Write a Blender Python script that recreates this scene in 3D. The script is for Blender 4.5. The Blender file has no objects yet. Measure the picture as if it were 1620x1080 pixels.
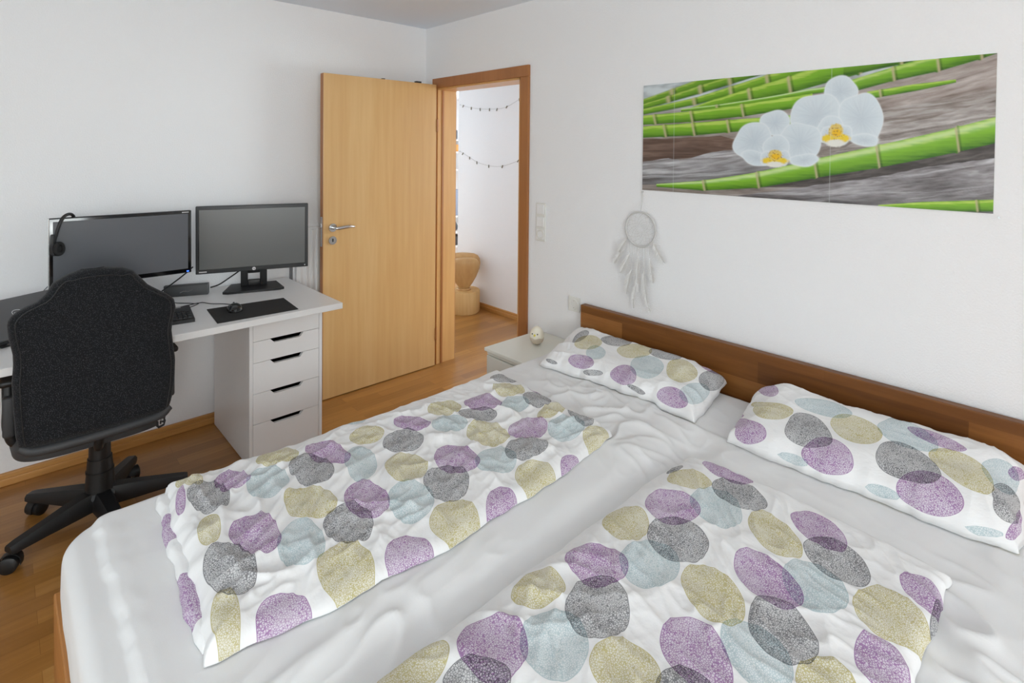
import bpy, bmesh, math, random
import numpy as np
from mathutils import Vector, Matrix
random.seed(7)
SC = bpy.context.scene
COL = SC.collection
PI = math.pi
R = math.radians

# ------------------------------------------------------------------ camera
def make_camera():
    cam = bpy.data.cameras.new('camera'); o = bpy.data.objects.new('camera', cam); COL.objects.link(o)
    f, cy, yaw, pit, rol = 868.37, 253.7, 0.755, -0.0181, 0.0091
    fw = Vector((math.sin(yaw)*math.cos(pit), math.cos(yaw)*math.cos(pit), math.sin(pit)))
    r = Vector((math.cos(yaw), -math.sin(yaw), 0)); u = r.cross(fw)
    r2 = r*math.cos(rol)+u*math.sin(rol); u2 = -r*math.sin(rol)+u*math.cos(rol)
    M = Matrix((r2, u2, -fw)).transposed().to_4x4(); M.translation = Vector((-2.29, -3.3588, 1.5328))
    o.matrix_world = M
    cam.sensor_fit = 'HORIZONTAL'; cam.sensor_width = 36; cam.lens = f/1620*36
    cam.shift_y = (cy-540)/1620; cam.clip_start = .02; cam.clip_end = 60
    SC.camera = o
make_camera()

# ------------------------------------------------------------------ helpers
def thing(name, label, cat, loc=(0, 0, 0), rotz=0, group=None, kind=None):
    o = bpy.data.objects.new(name, None); COL.objects.link(o); o.empty_display_size = .05
    o.location = loc; o.rotation_euler = (0, 0, rotz)
    tag(o, label, cat, group, kind)
    return o
def tag(o, label=None, cat=None, group=None, kind=None):
    if label: o['label'] = label
    if cat: o['category'] = cat
    if group: o['group'] = group
    if kind: o['kind'] = kind
    return o
def obj(name, bm, m, parent=None, smooth=False, world=True, label=None):
    me = bpy.data.meshes.new(name)
    if isinstance(bm, bmesh.types.BMesh):
        bmesh.ops.recalc_face_normals(bm, faces=bm.faces[:]) if not getattr(bm, 'keep', False) else None
        bm.to_mesh(me); bm.free()
    else:
        me = bm
    o = bpy.data.objects.new(name, me); COL.objects.link(o)
    for k in (m if isinstance(m, (list, tuple)) else [m]):
        me.materials.append(k)
    if parent is not None:
        o.parent = parent
        if world:          # geometry was given in world coordinates of an unrotated parent
            loc = Vector((0, 0, 0)); p = parent
            while p is not None: loc += p.location; p = p.parent
            me.transform(Matrix.Translation(-loc))
    if smooth:
        me.polygons.foreach_set('use_smooth', [True]*len(me.polygons))
        if smooth != 'all': 
            try: me.set_sharp_from_angle(angle=R(40))
            except Exception: pass
    if label: o['label'] = label
    return o
def BM(): return bmesh.new()
def box(bm, x0, x1, y0, y1, z0, z1, bev=0, seg=2, mi=0, rot=None, piv=None):
    g = bmesh.ops.create_cube(bm, size=1)
    vs = g['verts']
    S = Matrix.Translation(((x0+x1)/2, (y0+y1)/2, (z0+z1)/2)) @ Matrix.Diagonal((x1-x0, y1-y0, z1-z0, 1))
    bmesh.ops.transform(bm, matrix=S, verts=vs)
    if rot is not None:
        T = Matrix.Translation(piv) @ rot.to_4x4() @ Matrix.Translation(-Vector(piv))
        bmesh.ops.transform(bm, matrix=T, verts=vs)
    if bev:
        es = list({e for v in vs for e in v.link_edges})
        bmesh.ops.bevel(bm, geom=es, offset=bev, segments=seg, profile=.5, affect='EDGES')
    return bm
def frame_of(d):
    d = Vector(d).normalized(); a = Vector((0, 0, 1)) if abs(d.z) < .9 else Vector((1, 0, 0))
    x = d.cross(a).normalized(); y = d.cross(x).normalized(); return x, y
def rings(bm, ringlist, close=True, cap=True, mi=0):
    vr = [[bm.verts.new(p) for p in r] for r in ringlist]
    n = len(vr[0])
    for a, b in zip(vr, vr[1:]):
        for i in range(n if close else n-1):
            j = (i+1) % n
            try: bm.faces.new((a[i], a[j], b[j], b[i])).material_index = mi
            except ValueError: pass
    if cap:
        for r in (vr[0], vr[-1]):
            try: bm.faces.new(r).material_index = mi
            except ValueError: pass
    return bm
def cyl(bm, p0, p1, r0, r1=None, n=24, mi=0):
    r1 = r0 if r1 is None else r1
    p0 = Vector(p0); p1 = Vector(p1); x, y = frame_of(p1-p0)
    def ring(p, r): return [p+x*r*math.cos(2*PI*i/n)+y*r*math.sin(2*PI*i/n) for i in range(n)]
    return rings(bm, [ring(p0, r0), ring(p1, r1)], mi=mi)
def catmull(pts, k=8):
    P = [Vector(p) for p in pts]; P = [P[0]*2-P[1]]+P+[P[-1]*2-P[-2]]; out = []
    for i in range(1, len(P)-2):
        a, b, c, d = P[i-1:i+3]
        for j in range(k):
            t = j/k
            out.append(.5*((2*b)+(c-a)*t+(2*a-5*b+4*c-d)*t*t+(3*b-a-3*c+d)*t**3))
    out.append(P[-2]); return out
def tube(bm, pts, r, n=8, k=8, smooth=True, closed=False, rf=None):
    P = catmull(pts, k) if smooth else [Vector(p) for p in pts]
    rl = []; px = None
    for i, p in enumerate(P):
        d = (P[(i+1) % len(P)]-P[i-1]) if closed else (P[min(i+1, len(P)-1)]-P[max(i-1, 0)])
        d.normalize()
        if px is None: x, y = frame_of(d)
        else:
            x = (px-d*px.dot(d)).normalized(); y = d.cross(x)
        px = x; rr = r if rf is None else rf(i/(len(P)-1))
        rl.append([p+x*rr*math.cos(2*PI*j/n)+y*rr*math.sin(2*PI*j/n) for j in range(n)])
    if closed: rl.append(rl[0])
    return rings(bm, rl, cap=not closed)
def lathe(bm, prof, c=(0, 0, 0), n=32, mi=0):
    c = Vector(c)
    return rings(bm, [[c+Vector((r*math.cos(2*PI*i/n), r*math.sin(2*PI*i/n), z)) for i in range(n)] for r, z in prof], mi=mi)
def prism(bm, poly, fn, t0, t1, mi=0):
    """polygon (a,b) placed by fn(a,b,t) between t0 and t1"""
    a = [bm.verts.new(fn(p[0], p[1], t0)) for p in poly]; b = [bm.verts.new(fn(p[0], p[1], t1)) for p in poly]
    n = len(a); fs = [bm.faces.new(a), bm.faces.new(b)]
    for i in range(n): fs.append(bm.faces.new((a[i], a[(i+1) % n], b[(i+1) % n], b[i])))
    for f in fs: f.material_index = mi
    return bm
def bevel_all(bm, off, seg=2, ang=30):
    es = [e for e in bm.edges if len(e.link_faces) == 2 and e.calc_face_angle(0) > R(ang)]
    bmesh.ops.bevel(bm, geom=es, offset=off, segments=seg, profile=.5, affect='EDGES'); return bm
def text_mesh(s, size, extrude=.0004):
    c = bpy.data.curves.new('text', 'FONT'); c.body = s; c.size = size; c.align_x = 'CENTER'; c.align_y = 'CENTER'; c.extrude = extrude
    o = bpy.data.objects.new('text', c); COL.objects.link(o)
    dg = bpy.context.evaluated_depsgraph_get(); dg.update()
    me = bpy.data.meshes.new_from_object(o.evaluated_get(dg)); bpy.data.objects.remove(o); me.name = 'lettering'
    return me

# ------------------------------------------------------------------ numpy noise
def _h(ix, iy, s):
    n = (ix.astype(np.int64)*374761393 + iy.astype(np.int64)*668265263 + s*974711) & 0xffffffff
    n = ((n ^ (n >> 13))*1274126177) & 0xffffffff
    return ((n ^ (n >> 16)) & 0xffff)/65535.0*2*np.pi
def pn(x, y, s=0):
    x = np.asarray(x, float); y = np.asarray(y, float)
    ix = np.floor(x); iy = np.floor(y); fx = x-ix; fy = y-iy
    def g(dx, dy):
        a = _h(ix+dx, iy+dy, s); return np.cos(a)*(fx-dx)+np.sin(a)*(fy-dy)
    u = fx**3*(fx*(fx*6-15)+10); v = fy**3*(fy*(fy*6-15)+10)
    return 1.5*((g(0, 0)*(1-u)+g(1, 0)*u)*(1-v)+(g(0, 1)*(1-u)+g(1, 1)*u)*v)
def fbm(x, y, s=0, o=4):
    t = 0; a = 1
    for i in range(o): t = t+a*pn(x*2**i, y*2**i, s+i*17); a *= .5
    return t
def sstep(a, b, x):
    t = np.clip((x-a)/(b-a), 0, 1); return t*t*(3-2*t)
def creases(x, y, s, f=7., ang=0., an=.45, k=3):
    """soft folds: ridged noise stretched along a slowly turning direction"""
    x = x+1.1; y = y+2.35          # turn about the middle of the bed
    th = ang+.35*pn(x*1.6, y*1.6, s+91)
    c, sn = np.cos(th), np.sin(th)
    a = (x*c+y*sn)*f*an; b = (-x*sn+y*c)*f
    wx = pn(x*5, y*5, s+5)*.55; wy = pn(x*5, y*5, s+6)*.55
    return (1-np.abs(pn(a+wx, b+wy, s)))**k

# ------------------------------------------------------------------ materials
def new_mat(name):
    m = bpy.data.materials.new(name); m.use_nodes = True; nt = m.node_tree
    b = nt.nodes['Principled BSDF']; return m, nt, b
def N(nt, t, **kw):
    n = nt.nodes.new(t)
    for k, v in kw.items():
        if k.startswith('i_'): n.inputs[int(k[2:]) if k[2:].isdigit() else k[2:].replace('_', ' ')].default_value = v
        else: setattr(n, k, v)
    return n
def s2l(c):
    return tuple((v/255/12.92 if v/255 <= .04045 else ((v/255+.055)/1.055)**2.4) for v in c)+(1.,)
def plain(name, rgb, rough=.5, metal=0, spec=.5, bump=0, bscale=200, vary=0, coat=0, sheen=0, emit=None):
    m, nt, b = new_mat(name); L = nt.links
    b.inputs['Base Color'].default_value = s2l(rgb); b.inputs['Roughness'].default_value = rough
    b.inputs['Metallic'].default_value = metal; b.inputs['Specular IOR Level'].default_value = spec
    b.inputs['Coat Weight'].default_value = coat; b.inputs['Sheen Weight'].default_value = sheen
    tc = N(nt, 'ShaderNodeTexCoord'); nz = N(nt, 'ShaderNodeTexNoise'); nz.inputs['Scale'].default_value = bscale; nz.inputs['Detail'].default_value = 3
    L.new(tc.outputs['Object'], nz.inputs['Vector'])
    if bump:
        bp = N(nt, 'ShaderNodeBump'); bp.inputs['Strength'].default_value = bump; bp.inputs['Distance'].default_value = .002
        L.new(nz.outputs['Fac'], bp.inputs['Height']); L.new(bp.outputs['Normal'], b.inputs['Normal'])
    v = vary or .03
    mx = N(nt, 'ShaderNodeMix', data_type='RGBA'); c = s2l(rgb)
    mx.inputs['A'].default_value = tuple(k*(1-v) for k in c[:3])+(1,); mx.inputs['B'].default_value = tuple(min(1, k*(1+v)) for k in c[:3])+(1,)
    L.new(nz.outputs['Fac'], mx.inputs['Factor']); L.new(mx.outputs['Result'], b.inputs['Base Color'])
    if emit: b.inputs['Emission Color'].default_value = s2l(emit[0]); b.inputs['Emission Strength'].default_value = emit[1]
    return m
def ramp(nt, stops):
    r = N(nt, 'ShaderNodeValToRGB'); e = r.color_ramp.elements
    while len(e) < len(stops): e.new(.5)
    for k, (p, c) in zip(e, stops): k.position = p; k.color = s2l(c)
    return r
def wood(name, c0, c1, c2, scale=(1, 1, 1), rough=.35, grain=14., bump=.05, coat=.0, big=1.0, fleck=None):
    """long-grained wood, scale stretches the grain (small number = along the grain)"""
    m, nt, b = new_mat(name); L = nt.links
    tc = N(nt, 'ShaderNodeTexCoord'); mp = N(nt, 'ShaderNodeMapping'); mp.inputs['Scale'].default_value = scale
    L.new(tc.outputs['Object'], mp.inputs['Vector'])
    n1 = N(nt, 'ShaderNodeTexNoise'); n1.inputs['Scale'].default_value = grain; n1.inputs['Detail'].default_value = 6; n1.inputs['Distortion'].default_value = .3
    n2 = N(nt, 'ShaderNodeTexNoise'); n2.inputs['Scale'].default_value = grain*.14*big; n2.inputs['Detail'].default_value = 2
    L.new(mp.outputs[0], n1.inputs['Vector']); L.new(mp.outputs[0], n2.inputs['Vector'])
    ad = N(nt, 'ShaderNodeMath', operation='MULTIPLY_ADD'); ad.inputs[1].default_value = .45
    sc = N(nt, 'ShaderNodeMath', operation='MULTIPLY'); sc.inputs[1].default_value = .55
    L.new(n2.outputs['Fac'], sc.inputs[0]); L.new(n1.outputs['Fac'], ad.inputs[0]); L.new(sc.outputs[0], ad.inputs[2])
    r = ramp(nt, [(.3, c0), (.5, c1), (.7, c2)]); L.new(ad.outputs[0], r.inputs['Fac'])
    L.new(r.outputs['Color'], b.inputs['Base Color'])
    b.inputs['Roughness'].default_value = rough; b.inputs['Coat Weight'].default_value = coat; b.inputs['Coat Roughness'].default_value = .2
    bp = N(nt, 'ShaderNodeBump'); bp.inputs['Strength'].default_value = bump; bp.inputs['Distance'].default_value = .001
    L.new(n1.outputs['Fac'], bp.inputs['Height']); L.new(bp.outputs['Normal'], b.inputs['Normal'])
    return m
def strips(name, pal, rows, length, perm, rough, coat, grain=60, mort=.0012, gap=.45, spec=.5, squash=1, var=.30):
    """glued or laid wood strips: brick pattern; perm gives the object axes used along and across the strips"""
    m, nt, b = new_mat(name); L = nt.links
    tc = N(nt, 'ShaderNodeTexCoord'); sp = N(nt, 'ShaderNodeSeparateXYZ'); mp = N(nt, 'ShaderNodeCombineXYZ')
    L.new(tc.outputs['Object'], sp.inputs[0])
    for i, a in enumerate(perm): L.new(sp.outputs['xyz'.index(a)], mp.inputs[i])
    br = N(nt, 'ShaderNodeTexBrick'); br.offset = .37; br.offset_frequency = 2; br.squash = squash; br.squash_frequency = 3
    br.inputs['Scale'].default_value = 1; br.inputs['Brick Width'].default_value = length; br.inputs['Row Height'].default_value = rows
    br.inputs['Mortar Size'].default_value = mort; br.inputs['Mortar Smooth'].default_value = .3; br.inputs['Bias'].default_value = 0
    br.inputs['Color1'].default_value = (0, 0, 0, 1); br.inputs['Color2'].default_value = (1, 1, 1, 1); br.inputs['Mortar'].default_value = (.5, .5, .5, 1)
    L.new(mp.outputs[0], br.inputs['Vector'])
    sx = N(nt, 'ShaderNodeMapping'); sx.inputs['Scale'].default_value = (.09, 1, 1); L.new(mp.outputs[0], sx.inputs['Vector'])
    nz = N(nt, 'ShaderNodeTexNoise'); nz.inputs['Scale'].default_value = grain; nz.inputs['Detail'].default_value = 5; L.new(sx.outputs[0], nz.inputs['Vector'])
    nb = N(nt, 'ShaderNodeTexNoise'); nb.inputs['Scale'].default_value = grain*.12; nb.inputs['Detail'].default_value = 2; L.new(sx.outputs[0], nb.inputs['Vector'])
    m1 = N(nt, 'ShaderNodeMath', operation='MULTIPLY_ADD'); m1.inputs[1].default_value = var; L.new(br.outputs['Color'], m1.inputs[0])
    m2 = N(nt, 'ShaderNodeMath', operation='MULTIPLY_ADD'); m2.inputs[1].default_value = .40; L.new(nz.outputs['Fac'], m2.inputs[0])
    m3 = N(nt, 'ShaderNodeMath', operation='MULTIPLY'); m3.inputs[1].default_value = .30; L.new(nb.outputs['Fac'], m3.inputs[0])
    L.new(m3.outputs[0], m2.inputs[2]); L.new(m2.outputs[0], m1.inputs[2])
    r = ramp(nt, [(.18, pal[0]), (.45, pal[1]), (.62, pal[2]), (.85, pal[3])]); L.new(m1.outputs[0], r.inputs['Fac'])
    mx = N(nt, 'ShaderNodeMix', data_type='RGBA', blend_type='MULTIPLY'); k = gap
    mx.inputs['B'].default_value = (k, k*.9, k*.8, 1); L.new(br.outputs['Fac'], mx.inputs['Factor']); L.new(r.outputs['Color'], mx.inputs['A'])
    L.new(mx.outputs['Result'], b.inputs['Base Color'])
    b.inputs['Roughness'].default_value = rough; b.inputs['Coat Weight'].default_value = coat; b.inputs['Coat Roughness'].default_value = .12
    b.inputs['Specular IOR Level'].default_value = spec
    bp = N(nt, 'ShaderNodeBump'); bp.inputs['Strength'].default_value = .12; bp.inputs['Distance'].default_value = .001; bp.invert = True
    L.new(br.outputs['Fac'], bp.inputs['Height']); L.new(bp.outputs['Normal'], b.inputs['Normal'])
    return m
def fabric(name, rgb, rough=.95, weave=900, bump=.25, speck=None, sheen=.1):
    m, nt, b = new_mat(name); L = nt.links
    tc = N(nt, 'ShaderNodeTexCoord'); vo = N(nt, 'ShaderNodeTexVoronoi'); vo.inputs['Scale'].default_value = weave
    L.new(tc.outputs['Object'], vo.inputs['Vector'])
    b.inputs['Roughness'].default_value = rough; b.inputs['Sheen Weight'].default_value = sheen; b.inputs['Specular IOR Level'].default_value = .2
    c = s2l(rgb); s = s2l(speck) if speck else tuple(v*.8 for v in c[:3])+(1,)
    r = N(nt, 'ShaderNodeValToRGB'); r.color_ramp.elements[0].position = .1; r.color_ramp.elements[0].color = s
    r.color_ramp.elements[1].position = .3; r.color_ramp.elements[1].color = c
    L.new(vo.outputs['Distance'], r.inputs['Fac']); L.new(r.outputs['Color'], b.inputs['Base Color'])
    bp = N(nt, 'ShaderNodeBump'); bp.inputs['Strength'].default_value = bump; bp.inputs['Distance'].default_value = .001
    L.new(vo.outputs['Distance'], bp.inputs['Height']); L.new(bp.outputs['Normal'], b.inputs['Normal'])
    return m
def print_cloth(name):
    """white cotton with ovals of a fine cell net printed on it; the ovals come as distance attributes"""
    m, nt, b = new_mat(name); L = nt.links
    uv = N(nt, 'ShaderNodeAttribute', attribute_name='cloth')
    inks = [('blue', (196, 213, 217), 0.3, 240), ('yellow', (208, 198, 146), 7.1, 235), ('purple', (172, 134, 179), 3.7, 225), ('grey', (138, 138, 141), 5.3, 225)]
    tc = N(nt, 'ShaderNodeTexCoord')
    col = None
    for nm, rgb, off, sc in inks:
        at = N(nt, 'ShaderNodeAttribute', attribute_name='print_'+nm)
        inside = N(nt, 'ShaderNodeMapRange'); inside.inputs[1].default_value = .0006; inside.inputs[2].default_value = -.0006; L.new(at.outputs['Fac'], inside.inputs[0])
        ab = N(nt, 'ShaderNodeMath', operation='ABSOLUTE'); L.new(at.outputs['Fac'], ab.inputs[0])
        ol = N(nt, 'ShaderNodeMapRange'); ol.inputs[1].default_value = .0014; ol.inputs[2].default_value = .0004; L.new(ab.outputs[0], ol.inputs[0])
        mp = N(nt, 'ShaderNodeMapping'); mp.inputs['Location'].default_value = (off, off*1.7, 0); L.new(tc.outputs['Object'], mp.inputs['Vector'])
        vo = N(nt, 'ShaderNodeTexVoronoi', voronoi_dimensions='3D', feature='DISTANCE_TO_EDGE'); vo.inputs['Scale'].default_value = sc
        L.new(mp.outputs[0], vo.inputs['Vector'])
        nz = N(nt, 'ShaderNodeTexNoise', noise_dimensions='3D'); nz.inputs['Scale'].default_value = 16; L.new(mp.outputs[0], nz.inputs['Vector'])
        th = N(nt, 'ShaderNodeMapRange'); th.inputs[1].default_value = .3; th.inputs[2].default_value = .7; th.inputs[3].default_value = .06; th.inputs[4].default_value = .15; L.new(nz.outputs['Fac'], th.inputs[0])
        ln = N(nt, 'ShaderNodeMath', operation='LESS_THAN'); L.new(vo.outputs['Distance'], ln.inputs[0]); L.new(th.outputs[0], ln.inputs[1])
        fl = N(nt, 'ShaderNodeMath', operation='MULTIPLY_ADD'); fl.inputs[1].default_value = .60; fl.inputs[2].default_value = .40; L.new(ln.outputs[0], fl.inputs[0])
        mk = N(nt, 'ShaderNodeMath', operation='MULTIPLY'); L.new(inside.outputs[0], mk.inputs[0]); L.new(fl.outputs[0], mk.inputs[1])
        mm = N(nt, 'ShaderNodeMath', operation='MAXIMUM'); L.new(mk.outputs[0], mm.inputs[0]); L.new(ol.outputs[0], mm.inputs[1])
        mx = N(nt, 'ShaderNodeMix', data_type='RGBA', blend_type='MULTIPLY'); mx.inputs['B'].default_value = s2l(rgb)
        if col is None: mx.inputs['A'].default_value = s2l((238, 238, 238))
        else: L.new(col, mx.inputs['A'])
        L.new(mm.outputs[0], mx.inputs['Factor']); col = mx.outputs['Result']
    L.new(col, b.inputs['Base Color'])
    b.inputs['Roughness'].default_value = .9; b.inputs['Specular IOR Level'].default_value = .2; b.inputs['Sheen Weight'].default_value = .05
    nz = N(nt, 'ShaderNodeTexNoise'); nz.inputs['Scale'].default_value = 45; nz.inputs['Detail'].default_value = 4; L.new(uv.outputs['Vector'], nz.inputs['Vector'])
    bp = N(nt, 'ShaderNodeBump'); bp.inputs['Strength'].default_value = .4; bp.inputs['Distance'].default_value = .005
    L.new(nz.outputs['Fac'], bp.inputs['Height']); L.new(bp.outputs['Normal'], b.inputs['Normal'])
    return m

M = {}
M['wall'] = plain('wall_paint', (238, 238, 239), .95, bump=1.0, bscale=170, spec=.15, vary=.01)
M['ceil'] = plain('ceiling_paint', (232, 239, 248), .95, bump=.2, bscale=90, spec=.1, vary=.01)
M['floor'] = strips('oak_parquet', [(142, 94, 42), (162, 111, 53), (178, 126, 64), (196, 146, 84)], .071, .55, 'xyz', .3, .2, grain=55, mort=.0008, gap=.72)
M['door'] = wood('beech_veneer', (198, 154, 98), (206, 164, 108), (214, 176, 122), (1, 1, .06), rough=.32, grain=32, coat=.25, bump=.02)
M['casing'] = wood('beech_casing', (152, 96, 48), (164, 106, 56), (174, 116, 64), (1, 1, .06), rough=.4, grain=40, bump=.02, coat=.1)
M['jamb'] = wood('beech_lining_lit', (198, 148, 90), (208, 160, 100), (218, 172, 112), (1, 1, .06), rough=.35, grain=36, bump=.02, coat=.1)  # paler than the casing: light from the hall put into the colour
M['skirt'] = wood('oak_skirting', (176, 124, 66), (196, 144, 82), (212, 162, 98), (.06, .06, 1), rough=.35, grain=40)
M['acacia'] = strips('acacia_strips', [(78, 45, 18), (110, 67, 29), (126, 80, 37), (156, 104, 54)], .086, .66, 'yzx', .42, .1, grain=48, mort=.0005, gap=.7, spec=.25, squash=1.5, var=.52)
M['bedwood'] = wood('acacia_solid', (150, 96, 46), (176, 118, 60), (192, 134, 74), (1, .06, 1), rough=.4, grain=40)
M['white'] = plain('white_lacquer', (236, 236, 236), .32, spec=.5, vary=.005)
M['desk'] = plain('white_desktop', (226, 225, 224), .3, spec=.5, vary=.005)
M['nstand'] = plain('nightstand_white', (230, 231, 222), .4, vary=.005)
M['sheet'] = plain('white_jersey', (232, 232, 232), .95, bump=.12, bscale=600, spec=.15, vary=.01)
M['print'] = print_cloth('printed_cotton')
M['mesh'] = fabric('black_mesh', (25, 26, 29), weave=300, speck=(92, 94, 98), bump=.7)
M['trim'] = plain('black_leatherette', (56, 57, 59), .55, bump=.3, bscale=500)
M['plastic'] = plain('black_plastic', (22, 22, 23), .45, bump=.1, bscale=900)
M['gloss'] = plain('gloss_black', (10, 10, 12), .12, spec=.6)
M['bezel'] = plain('graphite_bezel', (52, 53, 54), .42)
M['screen'] = plain('matte_screen', (76, 78, 76), .30, spec=.9)  # grey base stands in for the haze of reflected light on a dark screen
M['screen2'] = plain('matte_panel', (80, 83, 88), .30, spec=.9)  # base lifted likewise, reflected haze put into the colour
M['chrome'] = plain('brushed_steel', (205, 205, 205), .25, metal=1, vary=.02)
M['dark'] = plain('black_hole', (8, 8, 8), .9)
M['pad'] = plain('mouse_mat_cloth', (30, 29, 29), .9, bump=.3, bscale=1500)
M['wplastic'] = plain('white_plastic', (226, 225, 220), .4, vary=.005)
M['laptop'] = plain('dark_grey_lid', (84, 84, 85), .4, metal=.1)
M['logo'] = plain('silver_mark', (215, 216, 218), .3, metal=.5)
M['led'] = plain('blue_light', (40, 70, 160), .4, emit=((60, 110, 255), 2.0))
M['feather'] = plain('white_feather', (230, 229, 227), .9, vary=.06, bscale=40)
M['thread'] = plain('white_thread', (200, 199, 196), .8)
M['hoop'] = plain('hoop_wrap', (205, 204, 202), .8, bump=.5, bscale=700)
M['cream'] = plain('cream_shell', (236, 230, 212), .45, vary=.01)
M['beige'] = plain('beige_shell', (206, 192, 172), .5, vary=.02)
M['yellow'] = plain('yellow_beak', (222, 206, 70), .5)
M['sculpt'] = wood('turned_birch', (176, 134, 82), (196, 154, 100), (210, 172, 118), (1, 1, .3), rough=.5, grain=20)
M['log'] = wood('split_pine', (200, 156, 98), (216, 178, 118), (230, 196, 140), (1, 1, .06), rough=.6, grain=36)
M['amber'] = plain('amber_wood', (220, 150, 60), .5)
M['greyblue'] = plain('grey_blue', (142, 152, 172), .7)
M['charcoal'] = plain('charcoal', (52, 52, 56), .6)
M['lantern'] = plain('zinc', (120, 122, 126), .4, metal=.6)
M['clip'] = plain('clip_wood', (140, 136, 124), .7)
M['tagm'] = plain('tag_black', (30, 31, 32), .5)
M['frame_white'] = plain('window_white', (235, 235, 235), .4)
# ------------------------------------------------------------------ setting
H = 2.41
def struct(name, bm, m, parent=None, **k):
    o = obj(name, bm, m, parent, **k)
    if parent is None: tag(o, kind='structure')
    return o
XW, YS = -3.95, -6.0            # west and south limits of the bedroom
struct('floor', box(BM(), XW-.2, 3.6, YS-.2, 3.2, -.1, 0), M['floor'])
struct('ceiling', box(BM(), XW-.2, 3.6, YS-.2, 3.2, H, H+.1), M['ceil'])
struct('wall_north', box(BM(), XW-.2, .16, 0, .16, 0, H), M['wall'])
DY0, DY1, DZ = -.152, -1.015, 1.985     # door opening
b = BM(); box(b, 0, .16, DY0, 0, 0, H); box(b, 0, .16, DY1, DY0, DZ, H); box(b, 0, .16, YS, DY1, 0, H)
struct('wall_east', b, M['wall'])
W3 = (-3.7, -1.3); b = BM(); box(b, XW-.2, XW, YS, W3[0], 0, H); box(b, XW-.2, XW, W3[1], 0, 0, H); box(b, XW-.2, XW, W3[0], W3[1], 0, .2); box(b, XW-.2, XW, W3[0], W3[1], 2.2, H)
struct('wall_west', b, M['wall'])
# south wall with two window openings
W1 = (-3.75, -2.25); W2 = (-1.7, -.7); WZ = (1.15, 2.3)
b = BM(); box(b, XW-.2, .16, YS-.2, YS, 0, WZ[0]); box(b, XW-.2, .16, YS-.2, YS, WZ[1], H)
for x0, x1 in ((XW-.2, W1[0]), (W1[1], W2[0]), (W2[1], .16)): box(b, x0, x1, YS-.2, YS, WZ[0], WZ[1])
struct('wall_south', b, M['wall'])
for i, w in enumerate((W1, W2)):
    wroot = thing('window_%d' % (i+1), 'white framed window in the bedroom wall opposite the desk', 'window', ((w[0]+w[1])/2, YS-.1, WZ[0]), kind='structure')
    b = BM(); t = .06; y0, y1 = YS-.14, YS-.08
    box(b, w[0], w[1], y0, y1, WZ[0], WZ[0]+t, .005); box(b, w[0], w[1], y0, y1, WZ[1]-t, WZ[1], .005)
    box(b, w[0], w[0]+t, y0, y1, WZ[0]+t, WZ[1]-t, .005); box(b, w[1]-t, w[1], y0, y1, WZ[0]+t, WZ[1]-t, .005)
    c = (w[0]+w[1])/2; box(b, c-t/2, c+t/2, y0, y1, WZ[0]+t, WZ[1]-t, .005)
    obj('window_frame', b, M['frame_white'], wroot)
    obj('window_sill', box(BM(), w[0]-.05, w[1]+.05, YS-.08, YS+.05, WZ[0]-.03, WZ[0], .006), M['white'], wroot)
wroot = thing('window_3', 'added white framed window, out of view in the long bedroom wall behind the office chair', 'window', (XW-.1, (W3[0]+W3[1])/2, .2), kind='structure')  # unseen window, added to bring more light to the desk side
b = BM(); x0, x1 = XW-.14, XW-.08
box(b, x0, x1, W3[0], W3[1], .2, .26, .005); box(b, x0, x1, W3[0], W3[1], 2.14, 2.2, .005); box(b, x0, x1, W3[0], W3[0]+.06, .26, 2.14, .005); box(b, x0, x1, W3[1]-.06, W3[1], .26, 2.14, .005)
obj('window_frame', b, M['frame_white'], wroot)
obj('window_sill', box(BM(), XW-.08, XW+.05, W3[0]-.05, W3[1]+.05, .17, .2, .006), M['white'], wroot)
# hallway beyond the door
struct('wall_hall', box(BM(), 1.144, 1.27, -.45, 1.09, 0, H), M['wall'])
struct('wall_hall_north', box(BM(), -.1, 3.6, 3.0, 3.2, 0, H), M['wall'])
b = BM(); box(b, -.1, .16, .16, 3.0, 0, H)
struct('wall_hall_west', b, M['wall'])
b = BM(); box(b, 3.4, 3.6, YS, 3.0, 0, .5); box(b, 3.4, 3.6, YS, 3.0, 2.2, H); box(b, 3.4, 3.6, YS, -3.2, .5, 2.2); box(b, 3.4, 3.6, -1.2, 1.3, .5, 2.2); box(b, 3.4, 3.6, 2.9, 3.0, .5, 2.2)
struct('wall_hall_east', b, M['wall'])
struct('wall_hall_south', box(BM(), .16, 3.6, YS-.2, YS, 0, H), M['wall'])
def skirting(name, x0, x1, y0, y1):
    b = BM(); lo = .008; box(b, x0, x1-(0 if x1-x0 > .1 else 0), y0, y1, 0, .055, .005, 3)
    if y1-y0 < .1 and x1-x0 > 1: box(b, x0, x1, y0-.008, y0+.002, 0, .034, .004, 3)
    elif name.endswith('hall'): box(b, x0-.008, x0+.002, y0, y1, 0, .034, .004, 3)
    return struct(name, b, M['skirt'])
skirting('baseboard_north', XW, -.02, -.018, 0)
skirting('baseboard_west', XW, XW+.018, YS, -.018)
skirting('baseboard_hall', 1.126, 1.144, -.45, 1.09)
b = BM(); box(b, -.018, 0, -.095, -.018, 0, .055, .006); struct('baseboard_east', b, M['skirt'])

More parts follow.
